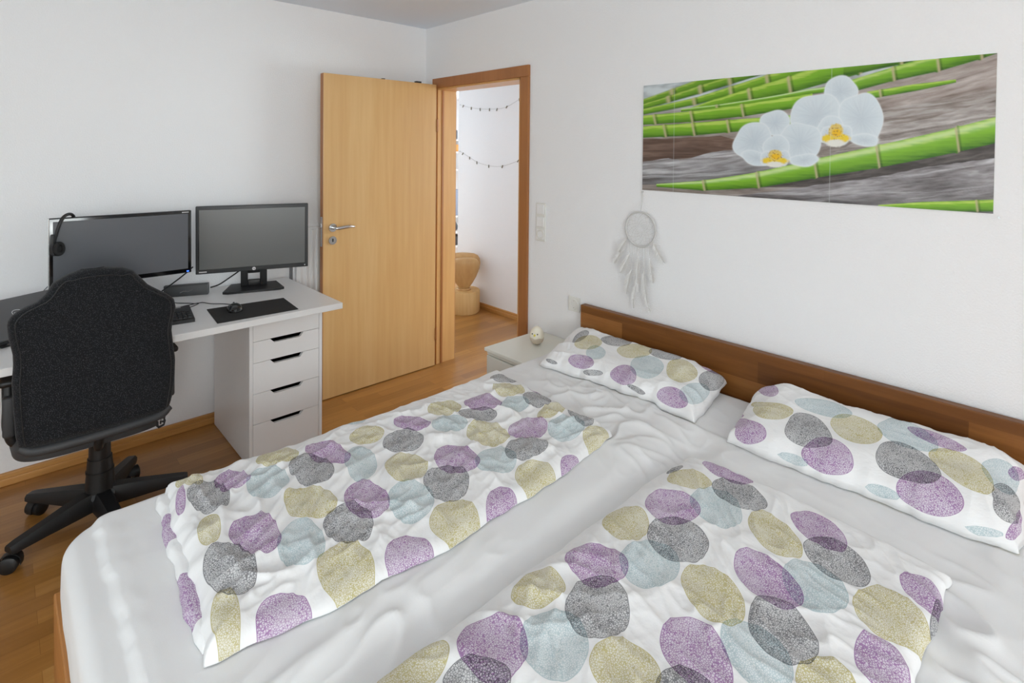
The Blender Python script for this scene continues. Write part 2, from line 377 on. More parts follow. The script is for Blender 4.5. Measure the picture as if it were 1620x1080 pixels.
# door: leaf open at a right angle, lining and casing around the opening
door = thing('door_1', 'beech veneer bedroom door standing open with its brown casing', 'door', (0, -.17, 0), kind='structure')
b = BM()   # lining
box(b, -.004, .158, DY0-.006, DY0+.02, 0, DZ, .002); box(b, -.004, .158, DY1-.002, DY1+.028, 0, DZ, .002); box(b, -.004, .158, DY1, DY0, DZ-.028, DZ, .002)
obj('door_lining', b, M['jamb'], door)
b = BM()   # casing boards on the bedroom side
z1 = 2.037; ya, yb = -.107, -1.077; cw = .068
box(b, -.018, 0, -.150, ya, 0, z1-cw, .003); box(b, -.018, 0, yb, yb+cw, 0, z1-cw, .003); box(b, -.018, 0, yb, ya, z1-cw, z1, .003)
obj('door_casing', b, M['casing'], door)
b = BM()
box(b, .160, .172, -.145, -.08, 0, z1-cw, .003); box(b, .160, .172, yb, yb+cw, 0, z1-cw, .003); box(b, .160, .172, yb, -.08, z1-cw, z1, .003)
obj('door_casing', b, M['casing'], door)
b = BM()   # rebate seal
box(b, .030, .046, DY0-.012, DY0-.004, 0, DZ-.03, .002); obj('door_stop', b, M['casing'], door)
lf = BM(); box(lf, -.853, -.028, -.1735, -.1335, .006, 1.99, .002)
leaf = obj('door_leaf', lf, M['door'], door)
obj('lock_edge', box(BM(), -.8545, -.852, -.172, -.135, .006, 1.988, .0005), M['casing'], leaf)
b = BM(); box(b, -.856, -.854, -.166, -.142, .94, 1.12, .0005); box(b, -.862, -.855, -.162, -.146, 1.055, 1.085, .002); obj('lock_plate', b, M['chrome'], leaf)
hy = -.1735
b = BM(); cyl(b, (-.794, hy, 1.052), (-.794, hy-.010, 1.052), .026, .025, 32); bevel_all(b, .002); obj('handle_rosette', b, M['chrome'], leaf, True)
b = BM(); cyl(b, (-.794, hy-.009, 1.052), (-.794, hy-.046, 1.052), .009, .009, 20)
tube(b, [(-.794, hy-.046, 1.052), (-.775, hy-.050, 1.052), (-.74, hy-.051, 1.055), (-.70, hy-.049, 1.056), (-.672, hy-.046, 1.052)], .009, 12, rf=lambda t: .0085+.003*math.sin(PI*min(1, t*1.1))-.004*max(0, t-.7))
obj('door_handle', b, M['chrome'], leaf, True)
b = BM(); cyl(b, (-.794, hy, .974), (-.794, hy-.008, .974), .026, .025, 32); bevel_all(b, .002); kr = obj('keyhole_rosette', b, M['chrome'], leaf, True)
obj('hinge', box(BM(), -.028, -.014, -.180, -.166, .18, .27, .004), M['casing'], door)
obj('hinge', box(BM(), -.028, -.014, -.180, -.166, 1.66, 1.75, .004), M['casing'], door)
b = BM(); box(b, -.797, -.791, hy-.0095, hy-.0075, .965, .985, .002); obj('keyhole', b, M['dark'], leaf)
b = BM(); box(b, -.45, -.43, -.165, -.145, 1.99, 1.996, .001); box(b, -.19, -.15, -.168, -.14, 1.99, 2.002, .001); obj('edge_fitting', b, M['plastic'], leaf)

# ------------------------------------------------------------------ things on the walls
def P_E(y, z, t): return Vector((-t, y, z))     # point on the east wall, t out of it
sw = thing('wall_switch', 'vertical white triple plate of two light switches and a socket beside the door casing', 'light switch', (0, -1.178, 1.123))
b = BM(); box(b, -.009, 0, -1.215, -1.141, 1.012, 1.233, .003); obj('frame_plate', b, M['wplastic'], sw)
for z in (1.196, 1.124):
    b = BM(); box(b, -.014, -.008, -1.206, -1.150, z-.028, z+.028, .003); obj('rocker', b, M['white'], sw)
def socket_insert(parent, y, z):
    b = BM()
    prof = [(.030, .0085), (.028, .011), (.0205, .011), (.0200, .0105), (.0195, .003), (.0001, .003)]
    rl = [[P_E(y+r*math.cos(2*PI*i/32), z+r*math.sin(2*PI*i/32), t) for i in range(32)] for r, t in prof]
    rings(b, rl, cap=False); s = obj('socket_insert', b, M['wplastic'], parent, True)
    b = BM()
    for d in (-.0095, .0095): cyl(b, P_E(y+d, z, .0028), P_E(y+d, z, .0036), .0027, .0027, 12)
    obj('contact_hole', b, M['dark'], s)
    for d in (-1, 1):
        b = BM(); box(b, -.010, -.003, y-.003, y+.003, z+d*.0185-.001, z+d*.0185+.001); obj('earth_clip', b, M['chrome'], s)
b = BM(); box(b, -.010, -.008, -1.206, -1.150, 1.024, 1.080, .002); obj('socket_plate', b, M['white'], sw)
socket_insert(sw, -1.178, 1.052)
so = thing('wall_socket', 'single white wall socket above the end of the headboard', 'socket', (0, -1.434, .702))
b = BM(); box(b, -.009, 0, -1.474, -1.395, .662, .742, .003); obj('frame_plate', b, M['wplastic'], so)
socket_insert(so, -1.434, .702)
nl = tag(obj('wall_nail', cyl(BM(), (0, -3.156, 1.337), (-.012, -3.156, 1.337), .003, .003, 10), M['chrome']), 'tiny nail in the wall just below right corner of the orchid picture', 'nail')

# low white service panel on the north wall, between desk and door
pn_ = thing('service_panel', 'low white ribbed panel standing against the wall behind the open door and the desk end', 'panel', (-.885, -.02, 0))
b = BM(); box(b, -.955, -.80, -.03, 0, .06, 1.035, .003); obj('panel_body', b, M['white'], pn_)
b = BM(); box(b, -.965, -.72, -.036, 0, 1.035, 1.048, .002); obj('panel_cap', b, M['white'], pn_)
for x in (-.930, -.893, -.858, -.825):
    b = BM(); box(b, x-.008, x+.008, -.038, -.028, .06, 1.033, .003); obj('rib', b, M['white'], pn_)
b = BM(); cyl(b, (-.985, -.02, 0), (-.985, -.02, .93), .009, .009, 14); tag(obj('wall_pipe', b, M['lantern'], smooth=True), 'thin grey pipe running up the wall behind the desk corner', 'pipe')

# ------------------------------------------------------------------ orchid picture: one flat glass panel, print baked into point colours
def picture():
    Y0, Y1, Z0, Z1 = -1.857, -3.142, 1.348, 1.851
    NU, NV = 641, 253
    W = 1.285; Hh = .503
    # drawing space: u 0..1500 along, v 0..590 down
    uu = np.linspace(0, 1, NU)
    U, V = np.meshgrid(1500*uu/(1.54*(1-uu)+uu), np.linspace(0, 590, NV))     # motif grid, finer towards one end
    UL = np.meshgrid(uu, np.zeros(NV))[0]
    def rgb(c): return np.array(s2l(c)[:3])
    img = np.zeros((NV, NU, 3)); 
    def blend(mask, c): 
        img[:] = img*(1-mask[..., None])+np.asarray(c)*mask[..., None]
    def aa(d, w=2.): return np.clip(.5-d/w, 0, 1)
    # weathered timber everywhere
    def timber(ang, s, base, light, dark, f=1.):
        c, sn = math.cos(ang), math.sin(ang)
        a = (U*c+V*sn)/330*f; b_ = (-U*sn+V*c)/13*f
        w = fbm(a*.8, b_*.25, s, 3)
        n = fbm(a+.15*w, b_*.55+.9*w, s+3, 4)*.5+.5; g = fbm(a*5, b_*1.6, s+9, 3)*.5+.5
        t = np.clip(n*.75+g*.25, 0, 1)[..., None]
        col = np.where(t < .5, rgb(dark)+(rgb(base)-rgb(dark))*(t*2), rgb(base)+(rgb(light)-rgb(base))*(t*2-1))
        return col
    img[:] = timber(-.1, 4, (150, 140, 134), (196, 192, 190), (96, 84, 76))
    # pale blurred top left
    t = sstep(.2, .8, fbm(U/130, V/60, 31, 3)*.5+.5)[..., None]
    top = rgb((204, 213, 216))*(t)+rgb((140, 146, 150))*(1-t)
    blend(aa(V-(150-U*.1), 60), top)
    blend(aa(np.maximum(np.maximum(800-U, V-(215-(U-800)*.12)), (120-(U-800)*.17)-V), 14), timber(-.16, 12, (164, 152, 146), (198, 190, 186), (120, 106, 98)))
    def logshape(top_, bot, edge_dark, s, ang, base, light, dark):
        tv = np.interp(U[0], *zip(*top_)); bv = np.interp(U[0], *zip(*bot))
        tv = tv+4*pn(U[0]/60, U[0]*0, s); d = np.maximum(tv[None, :]-V, V-bv[None, :])
        inside = (U >= top_[0][0]) & (U <= top_[-1][0])
        col = timber(ang, s, base, light, dark)
        f = np.clip((V-tv[None, :])/np.maximum(bv-tv, 1)[None, :], 0, 1)[..., None]
        col = col*(1-edge_dark*f**2)
        blend(aa(d, 3)*inside, col)
    logshape([(800, 380), (1010, 265), (1200, 235), (1500, 170)], [(800, 380), (1010, 410), (1200, 385), (1500, 330)], .35, 41, -.12, (162, 154, 150), (216, 212, 210), (90, 78, 70))
    logshape([(0, 300), (120, 300), (330, 290), (640, 380)], [(0, 430), (300, 390), (640, 380)], .2, 45, 0, (112, 90, 78), (150, 126, 112), (80, 60, 50))
    logshape([(0, 430), (110, 408), (160, 418), (300, 372), (420, 352), (700, 430)], [(0, 560), (300, 530), (480, 480), (700, 430)], .55, 47, -.16, (164, 162, 164), (222, 222, 224), (86, 76, 70))
    # dark gap and lower timber
    logshape([(500, 540), (800, 440), (1150, 370), (1500, 300)], [(500, 540), (800, 520), (1150, 460), (1500, 400)], .0, 51, -.15, (74, 68, 66), (116, 108, 104), (48, 42, 40))
    logshape([(380, 592), (760, 512), (1000, 470), (1200, 425), (1500, 385)], [(380, 592), (1000, 592), (1500, 592)], .45, 53, -.12, (146, 142, 144), (204, 202, 206), (74, 66, 66))
    # bamboo canes
    gl, gm, gd = rgb((186, 214, 96)), rgb((132, 186, 48)), rgb((60, 108, 26))
    def cane(pts, nodes, blur=2., tone=1., lightk=.0, s=0):
        us = np.array([p[0] for p in pts], float); vs = np.array([p[1] for p in pts], float); hw = np.array([p[2] for p in pts], float)
        cu = U[0]; cv = np.interp(cu, us, vs); sl = np.gradient(cv, cu); ch = np.interp(cu, us, hw)
        cosv = 1/np.sqrt(1+sl**2)
        dd = (V-cv[None, :])*cosv[None, :]; q = dd/ch[None, :]
        ok = (U >= us[0]) & (U <= us[-1])
        for nu in nodes: 
            q = q*(1+.10*np.exp(-((U-nu)/9.)**2)*-1)
        d = (np.abs(q)-1)*ch[None, :]
        t = np.clip((q+1)/2, 0, 1)[..., None]
        n = (fbm(U/90, V/9, 60+s, 3)*.10)[..., None]
        tt = np.clip(t+n, 0, 1)
        col = np.where(tt < .32, gm+(gl-gm)*np.sin(np.clip(tt/.32, 0, 1)*PI), gm+(gd-gm)*np.clip((tt-.32)/.68, 0, 1)**1.5)
        col = col*tone
        if lightk: col = col+(rgb((214, 232, 210))-col)*lightk*np.exp(-((t-.18)/.14)**2)
        for nu in nodes:
            dn = (U-nu)-dd*.18
            col = col+(rgb((190, 176, 140))-col)*(np.exp(-(dn/(3.2+blur*.8))**2)*.85)[..., None]
            col = col*(1-.45*np.exp(-((dn-7-blur)/5)**2)[..., None])
        blend(aa(d, blur)*ok, col)
        return d
    cane([(300, 30, 14), (700, -70, 20), (900, -110, 20)], [520], 8, .62, s=1)
    cane([(0, 92, 16), (150, 42, 20), (300, -8, 22), (480, -60, 24)], [120, 330], 8, .72, s=2)
    cane([(0, 118, 15), (250, 44, 21), (450, -12, 24), (760, -90, 28)], [105, 240, 365], 7, .76, s=3)
    cane([(0, 147, 16), (230, 104, 19), (370, 66, 22), (530, 26, 25), (750, -26, 30), (950, -64, 32)], [215, 370, 525, 740], 6, .85, s=4)
    cane([(200, 150, 10), (300, 122, 19), (450, 90, 29), (620, 58, 38), (760, 22, 43), (920, -14, 47), (1200, -70, 50)], [450, 620, 915], 5, .9, s=5)
    cane([(850, 10, 26), (1100, -30, 40), (1500, -100, 48)], [1090], 5, .7, s=15)
    cane([(880, 84, 26), (1060, 46, 28), (1250, 16, 34), (1430, -24, 40), (1500, -40, 40)], [1062, 1250, 1430], 4, .9, .1, s=6)
    cane([(950, 128, 16), (1150, 108, 14), (1330, 92, 6)], [1008], 3, .92, s=8)
    cane([(160, 150, 8), (310, 140, 9), (520, 118, 10), (700, 96, 12), (790, 90, 12)], [312], 3, .95, .5, s=9)
    cane([(0, 195, 26), (210, 185, 28), (430, 165, 30), (640, 140, 28), (720, 132, 28)], [48, 205, 422], 2.5, .95, s=10)
    cane([(0, 262, 32), (220, 252, 33), (420, 238, 30), (560, 230, 28), (640, 226, 28)], [92, 214, 362], 2.5, .95, s=11)
    cane([(60, 560, 8), (260, 546, 26), (490, 505, 37), (740, 440, 42), (1000, 385, 46), (1340, 316, 47), (1500, 282, 47)], [262, 492, 738, 1003, 1340], 2.5, 1.0, .35, s=12)
    cane([(1010, 592, 6), (1200, 580, 18), (1500, 560, 22)], [1430], 2.5, .95, s=13)
    # orchids
    pet = rgb((214, 224, 230)); shade = rgb((186, 198, 208))
    def petal(cu, cv, ru, rv, ang=0, wob=.05, s=0):
        cv = cv+20; c, sn = math.cos(ang), math.sin(ang)
        a = ((U-cu)*c+(V-cv)*sn)/ru; b_ = (-(U-cu)*sn+(V-cv)*c)/rv
        th = np.arctan2(b_, a); rr = np.sqrt(a*a+b_*b_)
        k = 1+wob*np.sin(3*th+s)+wob*.6*np.sin(5*th+2*s)
        d = (rr/k-1)*min(ru, rv)
        veins = fbm(th*7, rr*1.2, 70+s, 2)[..., None]*.06
        f = np.clip(rr/k, 0, 1)[..., None]
        col = shade+(pet-shade)*np.clip(.35+.75*f+veins*3, 0, 1)
        blend(aa(d, 3), col)
        blend(np.exp(-(d/3.0)**2)*.35, rgb((238, 242, 245)))
    def lip(cu, cv, ru, rv, s):
        petal(cu-ru*.55, cv+rv*.1, ru*.55, rv*.7, .3, .08, s); petal(cu+ru*.55, cv, ru*.55, rv*.75, -.3, .08, s+1); cv = cv+20
        def yel(a, b_, r1, r2, c): 
            d = (np.sqrt(((U-a)/r1)**2+((V-b_)/r2)**2)*(1+.12*pn(U/9, V/9, 77))-1)*min(r1, r2); blend(aa(d, 6), rgb(c))
        yel(cu, cv+rv*.35, ru*.95, rv*.42, (236, 206, 60)); yel(cu, cv+rv*.72, ru*.62, rv*.3, (232, 230, 222))
        yel(cu, cv-rv*.25, ru*.5, rv*.55, (222, 196, 110)); yel(cu+ru*.05, cv-rv*.1, ru*.32, rv*.3, (236, 190, 40))
        d = np.sqrt(((U-cu)/(ru*.62))**2+((V-cv+rv*.15)/(rv*.6))**2)
        sp = sstep(.25, .5, pn(U/7, V/7, 81))*aa((d-1)*20, 8); blend(sp*.7, rgb((150, 92, 60)))
    # right flower behind
    petal(838, 105-20, 72, 68, .1, .04, 1); petal(735, 190, 108, 104, -.5, .05, 2); petal(930, 205, 92, 112, -.35, .05, 3); petal(945, 295, 62, 26, .1, .05, 5); petal(800, 250, 60, 60, 0, .05, 6)
    lip(822, 268, 62, 56, 1)
    petal(562, 212, 64, 60, 0, .04, 4); petal(472, 300, 84, 92, .3, .05, 7); petal(672, 305, 88, 92, -.3, .05, 8); petal(485, 380, 66, 34, .3, .05, 9); petal(690, 385, 62, 28, -.1, .05, 10); petal(570, 330, 56, 60, 0, .03, 11)
    lip(565, 375, 58, 46, 2)
    # two faint pale upright lines
    blend(np.exp(-((U-800)/1.6)**2)*.25, rgb((226, 232, 234))); blend(np.exp(-((U-132)/1.4)**2)*.22, rgb((226, 232, 234)))
    img[:] = np.clip(img, 0, 1)
    # geometry: a 5 mm panel whose front is a fine grid
    t = .008
    ys = Y0+(Y1-Y0)*UL; zs = Z1+(Z0-Z1)*V/590
    n = NV*NU
    co = np.zeros((n+4, 3)); co[:n, 0] = -t; co[:n, 1] = ys.ravel(); co[:n, 2] = zs.ravel()
    co[n:] = [(-.001, Y0, Z1), (-.001, Y1, Z1), (-.001, Y1, Z0), (-.001, Y0, Z0)]
    idx = np.arange(n).reshape(NV, NU)
    q = np.stack([idx[:-1, :-1], idx[1:, :-1], idx[1:, 1:], idx[:-1, 1:]], -1).reshape(-1, 4)
    faces = q.tolist()
    a, b_, c, d = n, n+1, n+2, n+3
    faces.append([a, b_, c, d])
    faces.append([*idx[0, :].tolist(), b_, a]); faces.append([*idx[:, -1].tolist(), c, b_]); faces.append([*idx[-1, ::-1].tolist(), d, c]); faces.append([*idx[::-1, 0].tolist(), a, d])
    me = bpy.data.meshes.new('wall_picture'); me.from_pydata(co.tolist(), [], faces); me.update()
    at = me.color_attributes.new('print', 'FLOAT_COLOR', 'POINT')
    cc = np.ones((n+4, 4)); cc[:n, :3] = img.reshape(-1, 3); cc[n:, :3] = .75
    at.data.foreach_set('color', cc.ravel().astype(np.float32))
    m, nt, bs = new_mat('glass_print'); an = N(nt, 'ShaderNodeAttribute', attribute_name='print'); nt.links.new(an.outputs['Color'], bs.inputs['Base Color'])
    bs.inputs['Roughness'].default_value = .28; bs.inputs['Specular IOR Level'].default_value = .3
    o = obj('wall_picture', me, m)
    tag(o, 'wide frameless picture of white orchids, green bamboo canes and grey driftwood on the wall', 'picture')
picture()

# ------------------------------------------------------------------ dreamcatcher
def dreamcatcher():
    cy, cz, r, x = -1.856, 1.157, .084, -.018
    t = thing('dreamcatcher', 'white round dreamcatcher with hanging feathers on a string below the picture corner', 'dreamcatcher', (x, cy, cz))
    hoop = [Vector((x, cy+r*math.cos(2*PI*i/48), cz+r*math.sin(2*PI*i/48))) for i in range(48)]
    b = BM(); tube(b, hoop, .0052, 10, smooth=False, closed=True); obj('hoop', b, M['hoop'], t, True)
    b = BM(); n = 14; pts = [(r, 2*PI*i/n) for i in range(n)]
    rr = r
    for lay in range(6):
        r2 = rr*.78 if lay < 5 else rr*.5
        off = PI/n*lay
        for i in range(n):
            a0 = off+2*PI*i/n; a1 = a0+PI/n; a2 = a0+2*PI/n
            p = lambda q, a: (x, cy+q*math.cos(a), cz+q*math.sin(a))
            tube(b, [p(rr*(1 if lay == 0 else .99), a0), p(r2, a1), p(rr, a2)], .0007, 4, smooth=False)
        rr = r2
    obj('web', b, M['thread'], t)
    b = BM(); tube(b, [(-.006, cy-.001, 1.338), (-.012, cy-.003, 1.30), (x, cy, cz+r)], .0016, 6); cyl(b, (0, cy-.001, 1.338), (-.012, cy-.001, 1.338), .003, .003, 8); obj('hanging_string', b, M['thread'], t)
    rnd = random.Random(5)
    def feather(y, z, ang, L, w, cord=None):
        """quill bending in the wall plane with many single barbs"""
        b = BM(); dirv = Vector((0, math.sin(ang), -math.cos(ang))); side = Vector((0, math.cos(ang), math.sin(ang)))
        q = []; bend = rnd.uniform(-.25, .25)
        for i in range(22):
            s = i/21; q.append(Vector((x-.006-.008*math.sin(PI*s), y, z))+dirv*L*s+side*(bend*L*s*s*.5))
        tube(b, q, .0009, 5, smooth=False, rf=lambda s: .0011*(1-.8*s))
        for i in range(150):
            s = rnd.uniform(.06, 1); k = s*21; j = min(20, int(k)); p = q[j].lerp(q[j+1], k-j)
            wl = w*(math.sin(PI*min(1, s*.92+.08))**.6)*rnd.uniform(.55, 1.1)
            for sg in (-1, 1):
                a = rnd.uniform(.5, .95); tip = p+side*sg*wl*math.sin(a)+dirv*wl*math.cos(a)*1.2+Vector((rnd.uniform(-.008, .006), 0, 0))
                m_ = p.lerp(tip, .55)+dirv*(-.003)
                wv = dirv*.0011; vs = [b.verts.new(v) for v in (p-wv, p+wv, m_+wv*.8, m_-wv*.8)]; b.faces.new(vs)
                e = b.verts.new(tip); b.faces.new((vs[3], vs[2], e))
        obj('feather', b, M['feather'], t)
        if cord:
            c = BM(); tube(c, [cord, ((cord[0]+x-.004)/2, (cord[1]+y)/2, (cord[2]+z)/2-.004), (x-.006, y, z)], .0011, 5); obj('cord', c, M['thread'], t)
    def on(a): return (x, cy+r*math.cos(R(a)), cz+r*math.sin(R(a)))
    # y decreases to the right of the picture
    F = [(.075, -.055, .55, .085, .030, 335), (.085, -.105, .75, .10, .032, 330), (.055, -.12, .35, .12, .036, 320), (-.075, -.055, -.55, .11, .034, 215), (-.055, -.13, -.30, .12, .034, 230),
         (.045, -.20, .22, .13, .036, 300), (.005, -.13, .05, .14, .036, 270), (-.025, -.20, -.10, .15, .036, 250), (.02, -.27, .12, .12, .020, 280), (-.035, -.30, -.35, .10, .014, 262)]
    for dy, dz, a, L, w, ca in F: feather(cy+dy, cz+dz, a, L, w, on(ca))
    b = BM(); box(b, x-.006, x-.003, cy+.006, cy+.018, cz-.305, cz-.262, .0012); obj('maker_tag', b, M['white'], t)
dreamcatcher()
# ------------------------------------------------------------------ hallway things
def garland(label, pts):
    t = thing('clip_garland', label, 'string of clips', (1.14, pts[0][0], pts[0][1]), group='clip strings on the hallway wall')
    x = 1.1415
    P = [(x, y, z) for y, z in pts]
    b = BM(); tube(b, P, .0018, 6); obj('string', b, M['thread'], t)
    for e in (P[0], P[-1]): obj('nail', cyl(BM(), (1.149, e[1], e[2]), (1.138, e[1], e[2]), .003, .003, 8), M['lantern'], t)
    C = catmull(P, 12); n = len(C); rnd = random.Random(len(label))
    for i in range(7):
        p = C[int((i+.5)/7*(n-1))]; a = rnd.uniform(-.7, .7)
        b = BM(); box(b, p.x-.007, p.x+.0015, p.y-.004, p.y+.004, p.z-.020, p.z+.008, .0015, rot=Matrix.Rotation(a, 3, 'X'), piv=p)
        obj('clip', b, M['clip'], t)
garland('upper string with small wooden clips on the hallway wall', [(1.06, 1.99), (.842, 1.945), (.605, 1.925), (.382, 1.932), (.10, 2.03)])
garland('lower string with small wooden clips on the hallway wall', [(1.06, 1.52), (.90, 1.46), (.739, 1.405), (.463, 1.382), (.183, 1.45), (.02, 1.53)])

lc = Vector((.955, .74, 0))
b = BM(); n = 40
def lr(i): 
    a = 2*PI*i/n; return .152*(1+.03*math.sin(3*a+1)+.015*math.sin(7*a))
rl = [[lc+Vector((lr(i)*k*math.cos(2*PI*i/n), lr(i)*k*math.sin(2*PI*i/n), z)) for i in range(n)] for k, z in ((.97, 0), (1, .012), (1, .195), (.965, .205))]
rings(b, rl); tag(obj('log_stump', b, M['log'], smooth=True), 'short pale log standing on the hallway floor under the wooden sculpture', 'log')
# sculpture: two leaning shell-like lobes growing out of a narrow foot
sc_ = thing('wooden_sculpture', 'turned pale wood sculpture of two rounded lobes standing on the log', 'sculpture', (lc.x, lc.y, .205))
def lobe(off, tilt, s):
    b = BM(); prof = [(.036, 0), (.050, .02), (.082, .065), (.115, .125), (.136, .18), (.143, .225), (.139, .262), (.122, .290), (.092, .304), (.045, .309), (.002, .310)]
    rl = []
    for r_, z in prof:
        rl.append([Vector((lc.x+off[0]*z/.33, lc.y+off[1]*z/.33, .207+z*s))+Matrix.Rotation(-.67, 3, 'Z') @ Vector((r_*s*math.cos(2*PI*i/40), .46*r_*s*math.sin(2*PI*i/40), tilt*r_*math.cos(2*PI*i/40)*z)) for i in range(40)])
    rings(b, rl); return b
Rz = Matrix.Rotation(-.67, 3, 'Z'); nrm = Rz @ Vector((0, 1, 0))
obj('lobe', lobe((-nrm.x*.055, -nrm.y*.055), .1, 1.0), M['sculpt'], sc_, 'all')
obj('lobe', lobe((nrm.x*.085, nrm.y*.085), -.1, 1.08), M['sculpt'], sc_, 'all')
b = BM(); lathe(b, [(.062, 0), (.066, .006), (.06, .014), (.03, .017)], (lc.x, lc.y, .2055), 32); obj('foot', b, M['sculpt'], sc_, True)

# white bookcase far down the hall
bk = thing('bookcase', 'white open bookcase far down the hall, seen in the gap beside the door lining', 'shelf', (1.86, 2.05, 0))
b = BM(); X0, X1, Ya, Yb = 1.42, 2.3, 1.88, 2.18
box(b, X0, X0+.02, Ya, Yb, 0, 2.2, .002); box(b, X1-.02, X1, Ya, Yb, 0, 2.2, .002); box(b, X0+.02, X1-.02, Yb-.012, Yb, 0, 2.2)
obj('case', b, M['white'], bk)
shz = (.06, .385, .555, .745, 1.30, 1.515, 1.66, 2.18)
for z in shz: obj('shelf', box(BM(), X0+.02, X1-.02, Ya, Yb-.012, z-.02, z, .001), M['white'], bk)
def hall(name, bm, m, label, cat): tag(obj(name, bm, M[m], smooth=True), label, cat)
b = BM(); box(b, 1.68, 1.78, 1.93, 2.03, 1.66, 1.675, .003); [box(b, 1.68+i*.088, 1.692+i*.088, 1.93+j*.088, 1.942+j*.088, 1.675, 1.76) for i in (0, 1) for j in (0, 1)]; box(b, 1.68, 1.78, 1.93, 2.03, 1.76, 1.775, .003); cyl(b, (1.73, 1.98, 1.775), (1.73, 1.98, 1.80), .02, .008, 16)
hall('lantern', b, 'lantern', 'small grey metal lantern on the top shelf of the far bookcase', 'lantern')
b = BM(); box(b, 1.64, 1.82, 1.91, 2.06, 1.515, 1.60, .008); hall('wooden_box', b, 'amber', 'small amber coloured wooden box on the far bookcase below the lantern', 'box')
b = BM(); box(b, 1.62, 1.86, 1.90, 2.10, .745, 1.05, .01); hall('storage_box', b, 'greyblue', 'grey blue storage box on the middle shelf of the far bookcase', 'box')
b = BM(); lathe(b, [(.03, 0), (.055, .02), (.06, .06), (.03, .12), (.018, .15), (.02, .155)], (1.735, 1.95, .555), 24); hall('vase', b, 'charcoal', 'dark pear shaped vase on the far bookcase under the grey blue box', 'vase')
b = BM(); box(b, 1.60, 1.86, 1.90, 2.10, .385, .495, .006); hall('dark_box', b, 'charcoal', 'dark flat box on the lower shelf of the far bookcase', 'box')

# ------------------------------------------------------------------ nightstand and chick light
ns = thing('nightstand', 'low white nightstand between the door casing and the bed', 'nightstand', (-.2, -1.33, 0))
b = BM(); nx0, nx1, ny0, ny1 = -.405, -.003, -1.495, -1.172
box(b, nx0+.02, nx1, ny0, ny0+.018, 0, .476, .002); box(b, nx0+.02, nx1, ny1-.018, ny1, 0, .476, .002); box(b, nx1-.01, nx1, ny0+.018, ny1-.018, .03, .476); box(b, nx0+.02, nx1-.01, ny0+.018, ny1-.018, .02, .04)
obj('case', b, M['nstand'], ns)
b = BM(); box(b, nx0-.012, nx1, ny0-.005, ny1+.005, .476, .494, .003); obj('top', b, M['nstand'], ns)
for z0, z1 in ((.255, .452), (.045, .249)):
    b = BM(); box(b, nx0, nx0+.018, ny0+.002, ny1-.002, z0, z1, .003); obj('drawer', b, M['nstand'], ns)
b = BM(); box(b, nx0+.003, nx0+.02, ny0+.002, ny1-.002, .456, .476, .002); obj('rail', b, M['nstand'], ns)

ck = thing('night_light', 'small egg shaped chick lamp, cream above and beige below, on the nightstand', 'lamp', (-.178, -1.322, .494), R(0))
def egg(z0, z1, k=1., wav=0):
    b = BM(); rl = []; n = 40
    for j in range(17):
        t = j/16; z = z0+(z1-z0)*t; rr = []
        for i in range(n):
            a = 2*PI*i/n; zz = z
            if wav: zz = z0+(z1+wav*math.cos(a*6)-z0)*t if wav > 0 else z0-wav*math.cos(a*6)*-1+(z1-z0+wav*math.cos(a*6)*1)*t
            s = min(1, max(0, zz/.098)); r_ = .0385*(max(0, 1-(2*s-1)**2))**.5*(1.07-.16*s)*k
            rr.append((r_*math.cos(a), r_*math.sin(a), zz))
        rl.append([Vector(v) for v in rr])
    rings(b, rl); return b
obj('body', egg(.0015, .0965), M['cream'], ck, 'all', world=False)
obj('lower_shell', egg(.001, .040, 1.02, .0028), M['beige'], ck, 'all', world=False)
fa = math.atan2(-.45, -1.)      # face direction
def on_egg(a, z, k=1.0):
    s = z/.098; r_ = .0385*(1-(2*s-1)**2)**.5*(1.07-.16*s)*k; return Vector((r_*math.cos(fa+a), r_*math.sin(fa+a), z))
for a in (-.42, .42):
    b = BM(); bmesh.ops.create_uvsphere(b, u_segments=12, v_segments=8, radius=.0034, matrix=Matrix.Translation(on_egg(a, .064))); obj('eye', b, M['gloss'], ck, 'all', world=False)
b = BM(); p = on_egg(0, .058); d = Vector((math.cos(fa), math.sin(fa), -.1)); cyl(b, p-d*.003, p+d*.011, .0065, .0012, 12); obj('beak', b, M['yellow'], ck, True, world=False)

# ------------------------------------------------------------------ desk, drawer unit
DT = .7615; DF = -.783
dk = thing('desk', 'white desk with a long thick top along the wall', 'desk', (-2.0, -.40, 0))
b = BM(); box(b, -3.02, -1.024, DF, -.042, .732, DT, .002); obj('desk_top', b, M['desk'], dk)
for y in (-.70, -.12):
    b = BM(); cyl(b, (-2.93, y, 0), (-2.93, y, .731), .02, .02, 20); obj('leg', b, M['white'], dk, True)
b = BM(); box(b, -2.95, -2.91, -.70, -.12, .70, .7315, .002); obj('leg_bracket', b, M['white'], dk)

